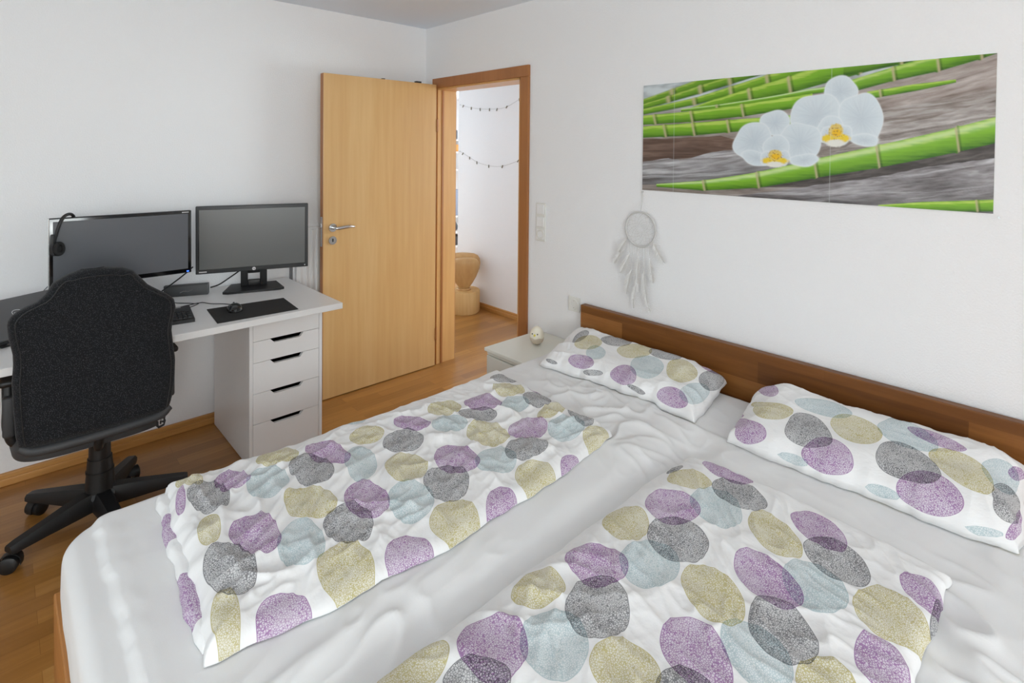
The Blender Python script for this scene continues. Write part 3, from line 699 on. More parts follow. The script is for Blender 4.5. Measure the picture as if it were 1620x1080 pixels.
du = thing('drawer_unit', 'white five drawer cabinet standing under the right end of the desk', 'drawer unit', (-1.235, -.33, 0))
ux0, ux1, uyf, uyb, uz = -1.4165, -1.0575, -.62, -.045, .7305
b = BM()
box(b, ux0, ux0+.016, uyf, uyb, .004, uz, .0015); box(b, ux1-.016, ux1, uyf, uyb, .004, uz, .0015)
box(b, ux0+.016, ux1-.016, uyf+.022, uyb, uz-.016, uz); box(b, ux0+.016, ux1-.016, uyb-.006, uyb, .03, uz-.016); box(b, ux0+.016, ux1-.016, uyf+.022, uyb-.006, .012, .028)
obj('carcass', b, M['white'], du)
zs = [.7145, .6045, .5015, .352, .204, .022]; cx = (ux0+ux1)/2
for i in range(5):
    z1, z0 = zs[i]-.001, zs[i+1]+.001; a, c = ux0+.0175, ux1-.0175
    top = [(c, z1), (cx+.082, z1), (cx+.066, z1-.021), (cx-.062, z1-.021), (cx-.082, z1), (a, z1)] if i else [(c, z1), (a, z1)]
    poly = [(a, z0), (c, z0)]+top
    b = BM(); prism(b, poly, lambda p, q, t: Vector((p, t, q)), uyf+.002, uyf+.020)
    dr = obj('drawer', b, M['white'], du)
    b = BM(); zt = z1-.03
    box(b, a+.008, a+.018, uyf+.0205, -.08, z0+.005, zt); box(b, c-.018, c-.008, uyf+.0205, -.08, z0+.005, zt); box(b, a+.018, c-.018, uyf+.0205, -.08, z0+.005, z0+.012); box(b, a+.018, c-.018, -.092, -.08, z0+.012, zt)
    obj('drawer_box', b, M['charcoal'], dr)

# ------------------------------------------------------------------ monitors
def screw_logo(parent, s, size, mat, world_m, name='logo'):
    me = text_mesh(s, size); o = obj(name, me, mat, parent, world=False); o.matrix_local = world_m; return o
def FR(x, y, z, extra=None): return Matrix.Translation((x, y, z)) @ Matrix.Rotation(R(90), 4, 'X')     # text facing -y, upright
mr = thing('monitor', 'matte graphite monitor on a black stand at the right end of the desk', 'monitor', (-1.27, -.235, DT), R(-18))
w, z0, z1 = .2765, .868-DT, 1.225-DT
b = BM(); box(b, -w, w, 0, .028, z0, z1, .004, 3); box(b, -.2, .2, .026, .055, z0+.06, z1-.06, .012, 3); obj('housing', b, M['bezel'], mr, True, world=False)
b = BM(); iw, i0, i1 = w-.0165, z0+.024, z1-.019
for bx in ((-iw-.002, -iw, i0, i1), (iw, iw+.002, i0, i1), (-iw-.002, iw+.002, i0-.002, i0), (-iw-.002, iw+.002, i1, i1+.002)): box(b, bx[0], bx[1], -.0012, .001, bx[2], bx[3])
obj('bezel_edge', b, M['gloss'], mr, world=False)
obj('screen', box(BM(), -iw, iw, -.0008, .001, i0, i1), M['screen'], mr, world=False)
b = BM(); cyl(b, (.0, -.0012, z0+.011), (.0, .001, z0+.011), .0088, .0088, 28); lg = obj('logo', b, M['logo'], mr, world=False)
me = text_mesh('hp', .0135, .0003); lt = obj('lettering', me, M['bezel'], lg, world=False); lt.matrix_local = FR(0, -.0014, z0+.0112)
b = BM(); [box(b, -w+.016+k*.0052, -w+.020+k*.0052, -.0006, .001, z0+.008, z0+.014) for k in range(7)]; obj('model_mark', b, M['logo'], mr, world=False)
obj('power_light', box(BM(), w-.020, w-.015, -.0008, .001, z0+.009, z0+.014), M['logo'], mr, world=False)
# stand: twin neck with a gap, plate foot with chamfered corners
b = BM(); zt = z0+.06
box(b, -.066, -.030, .05, .082, .012, zt+.12, .004); box(b, .030, .066, .05, .082, .012, zt+.12, .004); box(b, -.030, .030, .055, .078, .012, .045, .003); box(b, -.030, .030, .055, .078, .082, zt+.12, .003)
obj('stand_neck', b, M['plastic'], mr, True, world=False)
b = BM(); poly = [(-.150, -.06), (-.125, -.075), (.125, -.075), (.150, -.06), (.115, .115), (-.115, .115)]
prism(b, poly, lambda p, q, t: Vector((p, q+.02, t)), .0005, .012); bevel_all(b, .004, 2); obj('stand_foot', b, M['plastic'], mr, True, world=False)

ml = thing('monitor', 'gloss black framed wide monitor on the left, behind the office chair', 'monitor', (-1.85, -.25, DT), 0)
w, z0, z1 = .276, .905-DT, 1.2185-DT
b = BM(); box(b, -w, w, 0, .024, z0, z1, .005, 3); box(b, -.18, .18, .022, .05, z0+.05, z1-.05, .012, 3); obj('housing', b, M['gloss'], ml, True, world=False)
obj('screen', box(BM(), -w+.016, w-.016, -.0008, .001, z0+.022, z1-.016), M['screen2'], ml, world=False)
b = BM(); box(b, -w-.0012, -w+.004, .0, .02, z0, z1, .001); obj('side_trim', b, M['chrome'], ml, world=False)
b = BM(); [box(b, w-.042+k*.005, w-.0385+k*.005, -.0006, .001, z1-.011, z1-.006) for k in range(6)]; obj('model_mark', b, M['logo'], ml, world=False)
obj('power_light', box(BM(), w-.022, w-.012, -.0012, .001, z0+.006, z0+.012), M['led'], ml, world=False)
b = BM(); box(b, -.03, .03, .045, .065, .012, z0+.14, .004); obj('stand_neck', b, M['gloss'], ml, True, world=False)
b = BM(); rings(b, [[Vector((.13*k*math.cos(2*PI*i/36), .055+.085*k*math.sin(2*PI*i/36), z)) for i in range(36)] for k, z in ((.98, .0005), (1, .003), (1, .009), (.97, .012))]); obj('stand_foot', b, M['gloss'], ml, True, world=False)

# headset hooked over the left monitor
hs = thing('headset', 'black headset hanging over the top left corner of the wide monitor', 'headset', (-2.09, -.25, 1.22))
b = BM(); tube(b, [(-2.108, -.268, 1.105), (-2.100, -.272, 1.15), (-2.090, -.272, 1.19), (-2.076, -.264, 1.222), (-2.052, -.242, 1.233), (-2.035, -.215, 1.215), (-2.03, -.20, 1.17), (-2.035, -.20, 1.115)], .0075, 10, rf=lambda t: .0066 if .12 < t < .9 else .0056); obj('headband', b, M['plastic'], hs, True)
def cup(c, d):
    b = BM(); d = Vector(d).normalized(); c = Vector(c); cyl(b, c-d*.011, c+d*.004, .029, .031, 28); bevel_all(b, .003, 2); o = obj('ear_cup', b, M['plastic'], hs, True)
    b = BM(); x, y = frame_of(d); P = [c+d*.009+x*.023*math.cos(2*PI*i/28)+y*.023*math.sin(2*PI*i/28) for i in range(28)]; tube(b, P, .0075, 10, smooth=False, closed=True); cyl(b, c+d*.004, c+d*.008, .022, .022, 24); obj('ear_pad', b, M['pad'], o, True)
cup((-2.098, -.276, 1.087), (.75, -.6, .1)); cup((-2.03, -.196, 1.10), (-.3, .9, 0))
b = BM(); box(b, -2.120, -2.104, -.279, -.264, 1.085, 1.15, .004); obj('slider', b, M['plastic'], hs, True)

# docking bar, keyboard, mouse mat, mouse, cables
da = R(-21)
dkb = thing('docking_bar', 'low dark grey docking bar lying on the desk in front of the right monitor stand', 'docking station', (-1.565, -.115, DT), da)
b = BM(); L2 = .10; poly = [(-.026, 0), (.026, 0), (.026, .046), (.020, .054), (-.022, .058), (-.026, .051)]
prism(b, poly, lambda p, q, t: Vector((t, p, q+.001)), -L2, L2); bevel_all(b, .004, 2); obj('housing', b, M['bezel'], dkb, True, world=False)
b = BM(); tube(b, [(-.028, -.0275, .020), (-.01, -.0275, .027), (.008, -.0275, .025), (.03, -.0275, .032)], .0013, 5); obj('mark', b, M['chrome'], dkb, world=False)

kb = thing('keyboard', 'black keyboard on the desk half hidden by the chair back', 'keyboard', (-1.86, -.515, DT), R(-6.5))
b = BM(); poly = [(-.10, .0), (.10, .0), (.10, .026), (.09, .028), (-.10, .014)]
prism(b, poly, lambda p, q, t: Vector((t, p, q+.0005)), -.168, .222); bevel_all(b, .003, 2); obj('base', b, M['plastic'], kb, True, world=False)
def key(x, y, w, h):
    b = BM(); zz = .015+.068*(y+.10)/1; zz = .0135+(y+.10)*.07
    c = [(-w/2, -h/2), (w/2, -h/2), (w/2, h/2), (-w/2, h/2)]
    rings(b, [[Vector((x+px*k, y+py*k, zz+z)) for px, py in c] for k, z in ((1, 0), (.95, .006), (.80, .008))]); return obj('key', b, M['plastic'], kb, world=False)
kp = .0185
for r_ in range(5):                      # numeric pad and the block left of it, the part the chair leaves in view
    for c_ in range(7):
        x = .222-.014-kp*(c_ if c_ < 4 else c_+.35)-.002; key(x, -.075+r_*.0195+(.006 if r_ == 4 else 0), .0165, .0165)
b = BM()
for r_ in range(5):
    for c_ in range(3, 14): box(b, -.21+c_*.0195, -.21+c_*.0195+.0165, -.083+r_*.0195, -.083+r_*.0195+.0165, .015+r_*.0013, .0225+r_*.0013, .001, 1)
tag(obj('letter_keys', b, M['plastic'], kb, world=False), kind=None)
obj('status_light', box(BM(), .165, .185, .077, .083, .026, .0285), M['logo'], kb, world=False)

b = BM(); q = [(-1.562, -.474), (-1.215, -.509), (-1.236, -.752), (-1.586, -.735)]
prism(b, q, lambda p, r_, t: Vector((p, r_, t)), DT+.0004, DT+.003); tag(obj('mouse_mat', b, M['pad']), 'black cloth mouse mat near the front edge of the desk', 'mouse mat')
mo = thing('mouse', 'black computer mouse lying on the mouse mat', 'mouse', (-1.468, -.575, DT+.003), R(-8))
def mouse_body(k=1., zc=0):
    b = BM(); rl = []
    for j in range(15):
        t = j/14; y = -.055+.11*t; wv = .031*(1-abs(2*t-1)**3.2)**.5*(1-.10*math.sin(PI*t)*0+.0)+.001; hv = (.033*math.sin(PI*min(1, .12+t*.80))**.75)*1.0
        rl.append([Vector((wv*k*math.cos(a)*(1.0), y*k, max(.0005, hv*k*max(0, math.sin(a))**.8)+zc)) for a in [PI*i/12 for i in range(13)]])
    rings(b, rl); return b
obj('shell', mouse_body(), M['gloss'], mo, 'all', world=False)
b = BM(); rl = []
for j in range(9):
    t = j/8; a = -PI*.92+PI*.84*t; rl.append([Vector((.0325*math.cos(a)*1.0, -.012+.045*math.sin(a), z)) for z in (.003, .009)])
rings(b, rl, close=False, cap=False); bmesh.ops.solidify(b, geom=b.faces[:], thickness=.0015); obj('palm_band', b, M['chrome'], mo, True, world=False)
b = BM(); cyl(b, (-.003, .03, .0225), (.003, .03, .0225), .009, .009, 18); obj('scroll_wheel', b, M['plastic'], mo, True, world=False)
zc = DT+.0022
def cable(name, label, pts, r=.0019, m='plastic'):
    b = BM(); tube(b, pts, r, 8); tag(obj(name, b, M[m], smooth='all'), label, 'cable')
cable('mouse_cable', 'thin black cable running from the mouse back across the desk', [(-1.452, -.525, DT+.014), (-1.445, -.49, zc+.003), (-1.47, -.43, zc), (-1.52, -.38, zc), (-1.545, -.33, zc), (-1.575, -.33, zc), (-1.60, -.30, zc), (-1.64, -.26, zc), (-1.67, -.215, zc), (-1.72, -.20, zc)])
cable('keyboard_cable', 'thin black cable looping on the desk behind the keyboard', [(-1.70, -.40, zc+.012), (-1.69, -.385, zc+.003), (-1.62, -.385, zc), (-1.575, -.365, zc+.0045), (-1.57, -.345, zc+.0045), (-1.62, -.34, zc), (-1.66, -.35, zc), (-1.72, -.34, zc)])
cable('display_cable', 'thick black cable drooping from the right monitor to the docking bar', [(-1.325, -.165, .861), (-1.345, -.155, .845), (-1.375, -.15, .825), (-1.42, -.15, .80), (-1.463, -.155, .792)], .0036)
cable('display_cable', 'black cable slanting from the wide monitor down towards the docking bar', [(-1.56, -.216, .925), (-1.60, -.20, .885), (-1.655, -.17, .835), (-1.71, -.14, .79), (-1.76, -.13, zc+.004)], .0034)
cable('power_cable', 'thin grey cable leaning behind the laptop at the left of the wide monitor', [(-2.05, -.19, 1.0), (-2.10, -.15, .93), (-2.15, -.13, .86), (-2.17, -.12, zc)], .0022, 'lantern')

# laptop on a slanted stand at the left edge
lp = thing('laptop', 'closed dark grey laptop propped on a slanted stand at the left end of the desk', 'laptop', (-2.173, -.465, DT+.012), R(30))
tilt = Matrix.Rotation(R(28), 4, 'X')
def lpbox(x0, x1, y0, y1, z0, z1, bev): 
    b = BM(); box(b, x0, x1, y0, y1, z0, z1, bev, 3); bmesh.ops.transform(b, matrix=tilt, verts=b.verts[:]); return b
obj('base', lpbox(-.17, .17, 0, .235, 0, .013, .004), M['plastic'], lp, True, world=False)
lid = obj('lid', lpbox(-.17, .17, .002, .235, .0135, .022, .003), M['laptop'], lp, True, world=False)
b = BM(); P = [Vector((.019*math.cos(2*PI*i/32), .135+.019*math.sin(2*PI*i/32), .0225)) for i in range(32)]; tube(b, P, .0011, 6, smooth=False, closed=True); bmesh.ops.transform(b, matrix=tilt, verts=b.verts[:]); lo = obj('logo_ring', b, M['logo'], lid, world=False)
me = text_mesh('DELL', .0115, .0003); lt = obj('logo_lettering', me, M['logo'], lid, world=False); lt.matrix_local = tilt @ Matrix.Translation((0, .135, .0225))
st = thing('laptop_stand', 'black folding stand under the slanted laptop', 'stand', (-2.173, -.465, DT), R(30))
b = BM(); box(b, -.12, .12, .0, .19, .0005, .006, .002); obj('base_plate', b, M['plastic'], st, world=False)
for s in (-1, 1):
    b = BM(); prism(b, [(.012, .006), (.19, .006), (.19, .1075), (.012, .0128)], lambda p, q, t: Vector((t, p, q)), s*.10-.004, s*.10+.004); obj('arm', b, M['plastic'], st, world=False)
# ------------------------------------------------------------------ bed
bed = thing('double_bed', 'wide dark oiled wood bed with a low plank headboard', 'bed', (-1.1, -2.44, 0))
BY0, BY1 = -3.37, -1.515
b = BM(); box(b, -.050, -.012, BY0, BY1, .40, .7255, .004, 2); obj('headboard', b, M['acacia'], bed)
b = BM(); box(b, -2.187, -2.160, BY0+.01, BY1-.012, .15, .372, .004, 2); obj('foot_board', b, M['bedwood'], bed)
for y in (BY1-.040, BY0+.012):
    b = BM(); box(b, -2.160, -.051, y, y+.027, .15, .370, .003); obj('side_rail', b, M['bedwood'], bed)
b = BM()
for i in range(14): box(b, -2.05+i*.148, -1.98+i*.148, BY0+.040, BY1-.041, .345, .365, .003)
obj('slats', b, M['bedwood'], bed)
for x in (-2.13, -.10):
    for y in (BY1-.075, BY0+.02):
        b = BM(); box(b, x, x+.06, y, y+.06, 0, .15 if x < -1 else .40, .004); obj('leg', b, M['bedwood'], bed)
b = BM(); box(b, -.085, -.051, BY0+.02, BY1-.03, .15, .34, .003); obj('rear_rail', b, M['bedwood'], bed)

# ------------------------------------------------------------------ mattress under its fitted sheet
MX0, MX1, MY0, MY1 = -2.178, -.088, -3.345, -1.533
def rr_dist(x, y, x0, x1, y0, y1, rad):
    """distance inside a rounded rectangle, positive inside"""
    cx, cy = (x0+x1)/2, (y0+y1)/2; qx = np.abs(x-cx)-(x1-x0)/2+rad; qy = np.abs(y-cy)-(y1-y0)/2+rad
    return -(np.hypot(np.maximum(qx, 0), np.maximum(qy, 0))+np.minimum(np.maximum(qx, qy), 0)-rad)
def sheet_h(x, y):
    h = np.full(np.shape(x), .548)
    # topper ends a hand short of the foot: a small soft step
    xe = -2.106+.010*pn(y*3.1, y*0+.3, 3)+.007*pn(y*16, y*0, 4)+.003*pn(y*40, y*0, 5)
    stp = sstep(xe-.014, xe+.012, x)
    h = h-.012*(1-stp)+.003*np.exp(-((x-xe-.03)/.02)**2)*(.6+.5*pn(y*19, x*3, 9))
    # gentle hollow between the two sleeping sides
    h = h-.034*np.exp(-((y+2.452-.008*pn(x*2, x*0, 8))/.058)**2)*sstep(-2.1, -1.9, x)*(1-sstep(-.65, -.45, x))
    # bare head end without the top sheet
    line = sstep(-.02, .02, (x+.452)-.0*(y))*sstep(-2.20, -2.24, y)*sstep(-2.60, -2.54, y)
    h = h-.010*line
    # rumples between the covers and the pillows
    k = np.exp(-(((x+.60)/.17)**2+((y+2.12)/.32)**2))+.45*np.exp(-(((x+.78)/.14)**2+((y+2.36)/.14)**2))+.10*np.exp(-(((x+.56)/.12)**2+((y+2.9)/.5)**2))
    h = h+k*(.020*creases(x, y, 21, 6., .6, .8, 5)-.004)
    h = h+k*.010*creases(x, y, 33, 9., 1.1, .9, 5)+k*.008*fbm(x*9, y*9, 35, 2)
    # long faint pulls
    h = h+.0022*creases(x, y, 55, 4.2, .25, .3, 4)*sstep(-2.0, -1.6, x)+.0006*pn(x*9, y*9, 66)
    k2 = np.exp(-(((x+.88)/.30)**2+((y+3.22)/.10)**2)); h = h+k2*.022*creases(x, y, 71, 9, 1.2, .4, 3)
    k3 = np.exp(-(((x+1.75)/.35)**2+((y+2.38)/.10)**2)); h = h+k3*.012*creases(x, y, 72, 10, .5, .5, 3)
    return h
def mesh_from_grid(co, idx, extra=None):
    pass
def build_mattress():
    xs = np.r_[np.linspace(MX0, -2.04, 70)[:-1], np.linspace(-2.04, MX1, 270)]; ys = np.linspace(MY0, MY1, 270); X, Y = np.meshgrid(xs, ys, indexing='ij')
    rad = .11; cx, cy = (MX0+MX1)/2, (MY0+MY1)/2
    # pull the corner vertices onto the rounded outline
    ix, iy = (MX1-MX0)/2-rad, (MY1-MY0)/2-rad
    dx = np.maximum(np.abs(X-cx)-ix, 0); dy = np.maximum(np.abs(Y-cy)-iy, 0); L = np.maximum(dx, dy); hh = np.hypot(dx, dy)
    k = np.where(hh > 0, L/np.maximum(hh, 1e-9), 1)
    X = cx+np.sign(X-cx)*np.where((dx > 0) & (dy > 0), ix+dx*k, np.abs(X-cx)); Y = cy+np.sign(Y-cy)*np.where((dx > 0) & (dy > 0), iy+dy*k, np.abs(Y-cy))
    d = rr_dist(X, Y, MX0, MX1, MY0, MY1, rad); fr = .035
    Z = sheet_h(X, Y)-np.where(d < fr, fr-np.sqrt(np.maximum(fr*fr-(fr-np.clip(d, 0, fr))**2, 0)), 0)
    n0, n1 = X.shape; idx = np.arange(n0*n1).reshape(n0, n1)
    co = np.stack([X, Y, Z], -1).reshape(-1, 3)
    q = np.stack([idx[:-1, :-1], idx[1:, :-1], idx[1:, 1:], idx[:-1, 1:]], -1).reshape(-1, 4).tolist()
    loop = np.concatenate([idx[:-1, 0], idx[-1, :-1], idx[:0:-1, -1], idx[0, :0:-1]])
    prev = loop; P = co[loop]; cen = np.array([cx, cy])
    nrm = P[:, :2]-np.array([np.clip(P[:, 0], cx-ix, cx+ix), np.clip(P[:, 1], cy-iy, cy+iy)]).T
    nrm = nrm/np.maximum(np.linalg.norm(nrm, axis=1, keepdims=True), 1e-6)
    s = np.cumsum(np.r_[0, np.linalg.norm(np.diff(P[:, :2], axis=0), axis=1)])
    top = P[:, 2].copy(); allco = [co]; base = len(co)
    for j in range(1, 9):
        t = j/8; z = top*(1-t)+.376*t
        off = .004*math.sin(PI*t)+.003*pn(s*9, s*0+t*2, 13)*math.sin(PI*t)-(.012 if j == 8 else 0)
        ring = np.c_[P[:, :2]+nrm*off[:, None] if np.ndim(off) else P[:, :2]+nrm*off, z]
        cur = np.arange(base, base+len(ring)); base += len(ring); allco.append(ring)
        a, b_ = prev, cur
        q += np.stack([a, np.roll(a, -1), np.roll(b_, -1), b_], -1)[:, ::-1].tolist(); prev = cur
    q.append(prev.tolist())
    me = bpy.data.meshes.new('mattress'); me.from_pydata(np.concatenate(allco).tolist(), [], q); me.update()
    o = obj('mattress', me, M['sheet'], None, 'all')
    tag(o, 'thick mattress under a white fitted sheet on the wooden bed', 'mattress')
build_mattress()

# ------------------------------------------------------------------ printed bed linen
def ovals_to_attr(me, xy, ovals):
    names = {'P': 'purple', 'G': 'grey', 'Y': 'yellow', 'B': 'blue'}
    n = len(xy); out = {k: np.full(n, .2) for k in names}
    for i, (c, ox, oy, a, b_, th) in enumerate(ovals):
        t = R(th); dx = xy[:, 0]-ox; dy = xy[:, 1]-oy
        near = (np.abs(dx) < .22) & (np.abs(dy) < .22)
        u = (dx*math.cos(t)+dy*math.sin(t))[near]/a; v = (-dx*math.sin(t)+dy*math.cos(t))[near]/b_
        rr = np.sqrt(u*u+v*v)+1e-6; an = np.arctan2(v, u); k = 1+.035*np.sin(2*an+i)+.03*np.sin(3*an+i*2.1)+.012*np.sin(5*an+i)
        sd = (rr/k-1)*rr/np.sqrt((u/a)**2+(v/b_)**2+1e-9)/1.0
        out[c][near] = np.minimum(out[c][near], sd)
    for k, nm in names.items():
        at = me.attributes.new('print_'+nm, 'FLOAT', 'POINT'); at.data.foreach_set('value', out[k].astype(np.float32))
    at = me.attributes.new('cloth', 'FLOAT_VECTOR', 'POINT'); at.data.foreach_set('vector', np.c_[xy, np.zeros(n)].astype(np.float32).ravel())
def cover_grid(A, B, C_, D, bulge, seed, nu, nv, wob, inset=0.):
    """corners foot-left, head-left, head-right, foot-right -> flat outline grid with soft wavy edges"""
    u = np.linspace(0, 1, nu)[:, None]; v = np.linspace(0, 1, nv)[None, :]
    # crowd rows towards the edges
    u = .5-.5*np.cos(PI*u)*(1-.55*(1-np.abs(2*u-1))) if False else u
    A, B, C_, D = map(np.array, (A, B, C_, D))
    P = ((1-u)*(1-v))[..., None]*A+(u*(1-v))[..., None]*B+(u*v)[..., None]*C_+((1-u)*v)[..., None]*D
    du = (B-A)/np.linalg.norm(B-A); dv = (D-A)/np.linalg.norm(D-A)
    eL, eR, eF, eH = bulge
    s = P[..., 0]; t = P[..., 1]
    P = P+dv*((-(eL*4*u*(1-u))*(1-v)+(eR*4*u*(1-u))*v)[..., None])+du*((-(eF*4*v*(1-v))*(1-u)+(eH*4*v*(1-v))*u)[..., None])
    wl = wob*(pn(s*6, t*0+seed, seed)+.4*pn(s*19, t*0, seed+1)); wr = wob*(pn(s*6, t*0+.5, seed+2)+.4*pn(s*19, t*0, seed+3))
    wf = wob*(pn(t*7, s*0+.2, seed+4)+.5*pn(t*23, s*0, seed+5)); wh = wob*(pn(t*7, s*0+.7, seed+6)+.5*pn(t*21, s*0, seed+7))
    P = P+dv*((wl*(1-v)**2+wr*v**2)[..., None])+du*((wf*(1-u)**2+wh*u**2)[..., None])
    w = np.linalg.norm(B-A); h = np.linalg.norm(D-A)
    d = np.minimum(np.minimum(u, 1-u)*w+0*v, np.minimum(v, 1-v)*h+0*u)
    return P, d, u+0*v, v+0*u
def linen(name, layers, ovals, label, cat, group):
    """layers: list of (P, Z top, Z bottom) grids joined in one mesh, each closed by a skirt"""
    co = []; q = []; xy = []; base = 0
    for P, Zt, Zb, shift in layers:
        n0, n1 = Zt.shape; idx = np.arange(n0*n1).reshape(n0, n1)+base
        co.append(np.stack([P[..., 0], P[..., 1], Zt], -1).reshape(-1, 3)); xy.append(P.reshape(-1, 2)+np.array(shift))
        q += np.stack([idx[:-1, :-1], idx[1:, :-1], idx[1:, 1:], idx[:-1, 1:]], -1).reshape(-1, 4).tolist(); base += n0*n1
        idb = np.arange(n0*n1).reshape(n0, n1)+base
        co.append(np.stack([P[..., 0], P[..., 1], Zb], -1).reshape(-1, 3)); xy.append(P.reshape(-1, 2)+np.array(shift)+np.array((.31, .17)))
        q += np.stack([idb[:-1, 1:], idb[1:, 1:], idb[1:, :-1], idb[:-1, :-1]], -1).reshape(-1, 4).tolist(); base += n0*n1
        lp_ = lambda m: np.concatenate([m[:-1, 0], m[-1, :-1], m[:0:-1, -1], m[0, :0:-1]])
        a, b_ = lp_(idx), lp_(idb)
        q += np.stack([a, b_, np.roll(b_, -1), np.roll(a, -1)], -1).tolist()
    co = np.concatenate(co); xy = np.concatenate(xy)
    me = bpy.data.meshes.new(name); me.from_pydata(co.tolist(), [], q); me.update()
    ovals_to_attr(me, xy, ovals)
    o = obj(name, me, M['print'], None, 'all'); tag(o, label, cat, group); return o
def rim(d, w, p=2.0):
    t = 1-np.clip(d/w, 0, 1); return (1-t**p)**(1/p)
LD = [('P',-0.957,-1.798,0.073,0.059,104),('G',-1.031,-1.853,0.069,0.05,114),('Y',-1.089,-1.734,0.062,0.059,-164),('G',-0.757,-1.692,0.055,0.044,139),('Y',-0.817,-1.785,0.068,0.055,107),('P',-0.717,-1.843,0.069,0.027,72),('G',-0.795,-1.919,0.072,0.051,56),('B',-0.885,-1.891,0.057,0.054,-149),('Y',-0.818,-2.019,0.079,0.034,-169),('G',-0.762,-2.108,0.091,0.039,59),('P',-1.244,-1.753,0.071,0.045,115),('G',-1.326,-1.829,0.069,0.062,-136),('B',-1.15,-1.843,0.063,0.058,159),('Y',-1.093,-1.978,0.081,0.065,81),('P',-0.969,-2.049,0.074,0.062,-172),('G',-1.066,-2.135,0.072,0.062,-175),('B',-0.871,-2.132,0.079,0.06,-148),('Y',-0.842,-2.253,0.079,0.05,48),('P',-1.012,-2.288,0.059,0.038,-145),('P',-1.262,-2.027,0.087,0.063,76),('G',-1.355,-2.106,0.082,0.066,57),('Y',-1.401,-1.965,0.082,0.063,74),('B',-1.178,-2.118,0.076,0.062,50),('Y',-1.143,-2.257,0.077,0.06,52),('Y',-1.396,-1.715,0.057,0.055,-173),('P',-1.299,-2.281,0.068,0.045,-142),('Y',-1.431,-2.245,0.072,0.066,-139),('B',-1.479,-2.11,0.083,0.062,71),('P',-1.564,-2.025,0.085,0.056,83),('G',-1.645,-2.085,0.078,0.057,87),('P',-1.583,-2.265,0.06,0.055,60),('Y',-1.667,-1.659,0.062,0.06,-139),('P',-1.544,-1.743,0.085,0.051,100),('G',-1.62,-1.8,0.09,0.057,89),('P',-1.807,-1.704,0.057,0.044,101),('G',-1.878,-1.747,0.08,0.046,95),('B',-1.739,-1.782,0.085,0.052,79),('Y',-1.686,-1.943,0.083,0.054,101),('P',-1.835,-1.977,0.084,0.051,91),('G',-1.915,-2.056,0.089,0.05,90),('B',-1.762,-2.074,0.085,0.053,79),('Y',-1.716,-2.216,0.084,0.06,86),('P',-1.868,-2.244,0.062,0.05,91),('Y',-1.915,-1.891,0.072,0.023,79),('Y',-1.959,-2.182,0.075,0.025,78),('B',-1.492,-1.854,0.099,0.047,67),('P',-1.939,-1.72,0.06,0.011,79),('Y',-1.899,-1.635,0.048,0.028,105),('B',-1.366,-1.568,0.053,0.04,92)]
RD = [('Y',-1.12,-2.553,0.07,0.058,-158),('P',-1.29,-2.592,0.069,0.066,111),('G',-1.382,-2.667,0.08,0.066,-153),('B',-1.199,-2.674,0.079,0.064,-164),('Y',-1.437,-2.548,0.064,0.05,-176),('P',-1.602,-2.587,0.074,0.065,53),('B',-1.512,-2.664,0.075,0.065,-154),('G',-1.665,-2.618,0.059,0.038,135),('Y',-1.736,-2.52,0.068,0.05,179),('Y',-1.453,-2.783,0.062,0.058,143),('P',-0.981,-2.602,0.073,0.068,-161),('G',-1.077,-2.674,0.079,0.069,-156),('Y',-0.829,-2.568,0.063,0.052,134),('P',-0.702,-2.623,0.073,0.042,88),('G',-0.783,-2.693,0.074,0.062,75),('B',-0.888,-2.681,0.084,0.066,-148),('Y',-0.881,-2.827,0.089,0.052,50),('P',-0.776,-2.896,0.082,0.053,49),('G',-0.862,-2.961,0.079,0.061,-139),('P',-1.045,-2.874,0.083,0.061,52),('G',-1.157,-2.949,0.079,0.063,-154),('Y',-1.174,-2.813,0.083,0.061,53),('B',-0.989,-2.956,0.079,0.063,-149),('Y',-0.956,-3.088,0.079,0.064,-156),('P',-0.823,-3.119,0.061,0.038,-167),('P',-1.094,-3.103,0.06,0.043,-176),('P',-1.33,-2.859,0.08,0.061,50),('B',-1.25,-2.938,0.072,0.06,54),('Y',-1.211,-3.045,0.056,0.043,169),('G',-0.799,-2.506,0.04,0.013,-179),('G',-1.412,-2.883,0.054,0.044,151),('G',-0.873,-3.155,0.065,0.011,-179)]
LP = [('P',-0.399,-1.815,0.069,0.055,48),('G',-0.153,-1.825,0.07,0.05,102),('Y',-0.187,-1.946,0.073,0.066,127),('P',-0.385,-2.029,0.086,0.054,-145),('Y',-0.236,-1.727,0.072,0.059,48),('B',-0.292,-1.816,0.067,0.04,-140),('G',-0.125,-2.071,0.073,0.056,92),('B',-0.269,-2.065,0.091,0.068,-150),('Y',-0.22,-2.197,0.091,0.061,-141),('P',-0.422,-2.274,0.085,0.055,-135),('G',-0.234,-2.343,0.086,0.05,-140),('P',-0.138,-2.295,0.086,0.029,68),('B',-0.346,-2.327,0.08,0.055,-159),('G',-0.484,-1.707,0.034,0.017,78),('G',-0.455,-1.916,0.042,0.031,122),('G',-0.457,-2.135,0.05,0.018,73),('G',-0.206,-1.657,0.068,0.026,-165)]
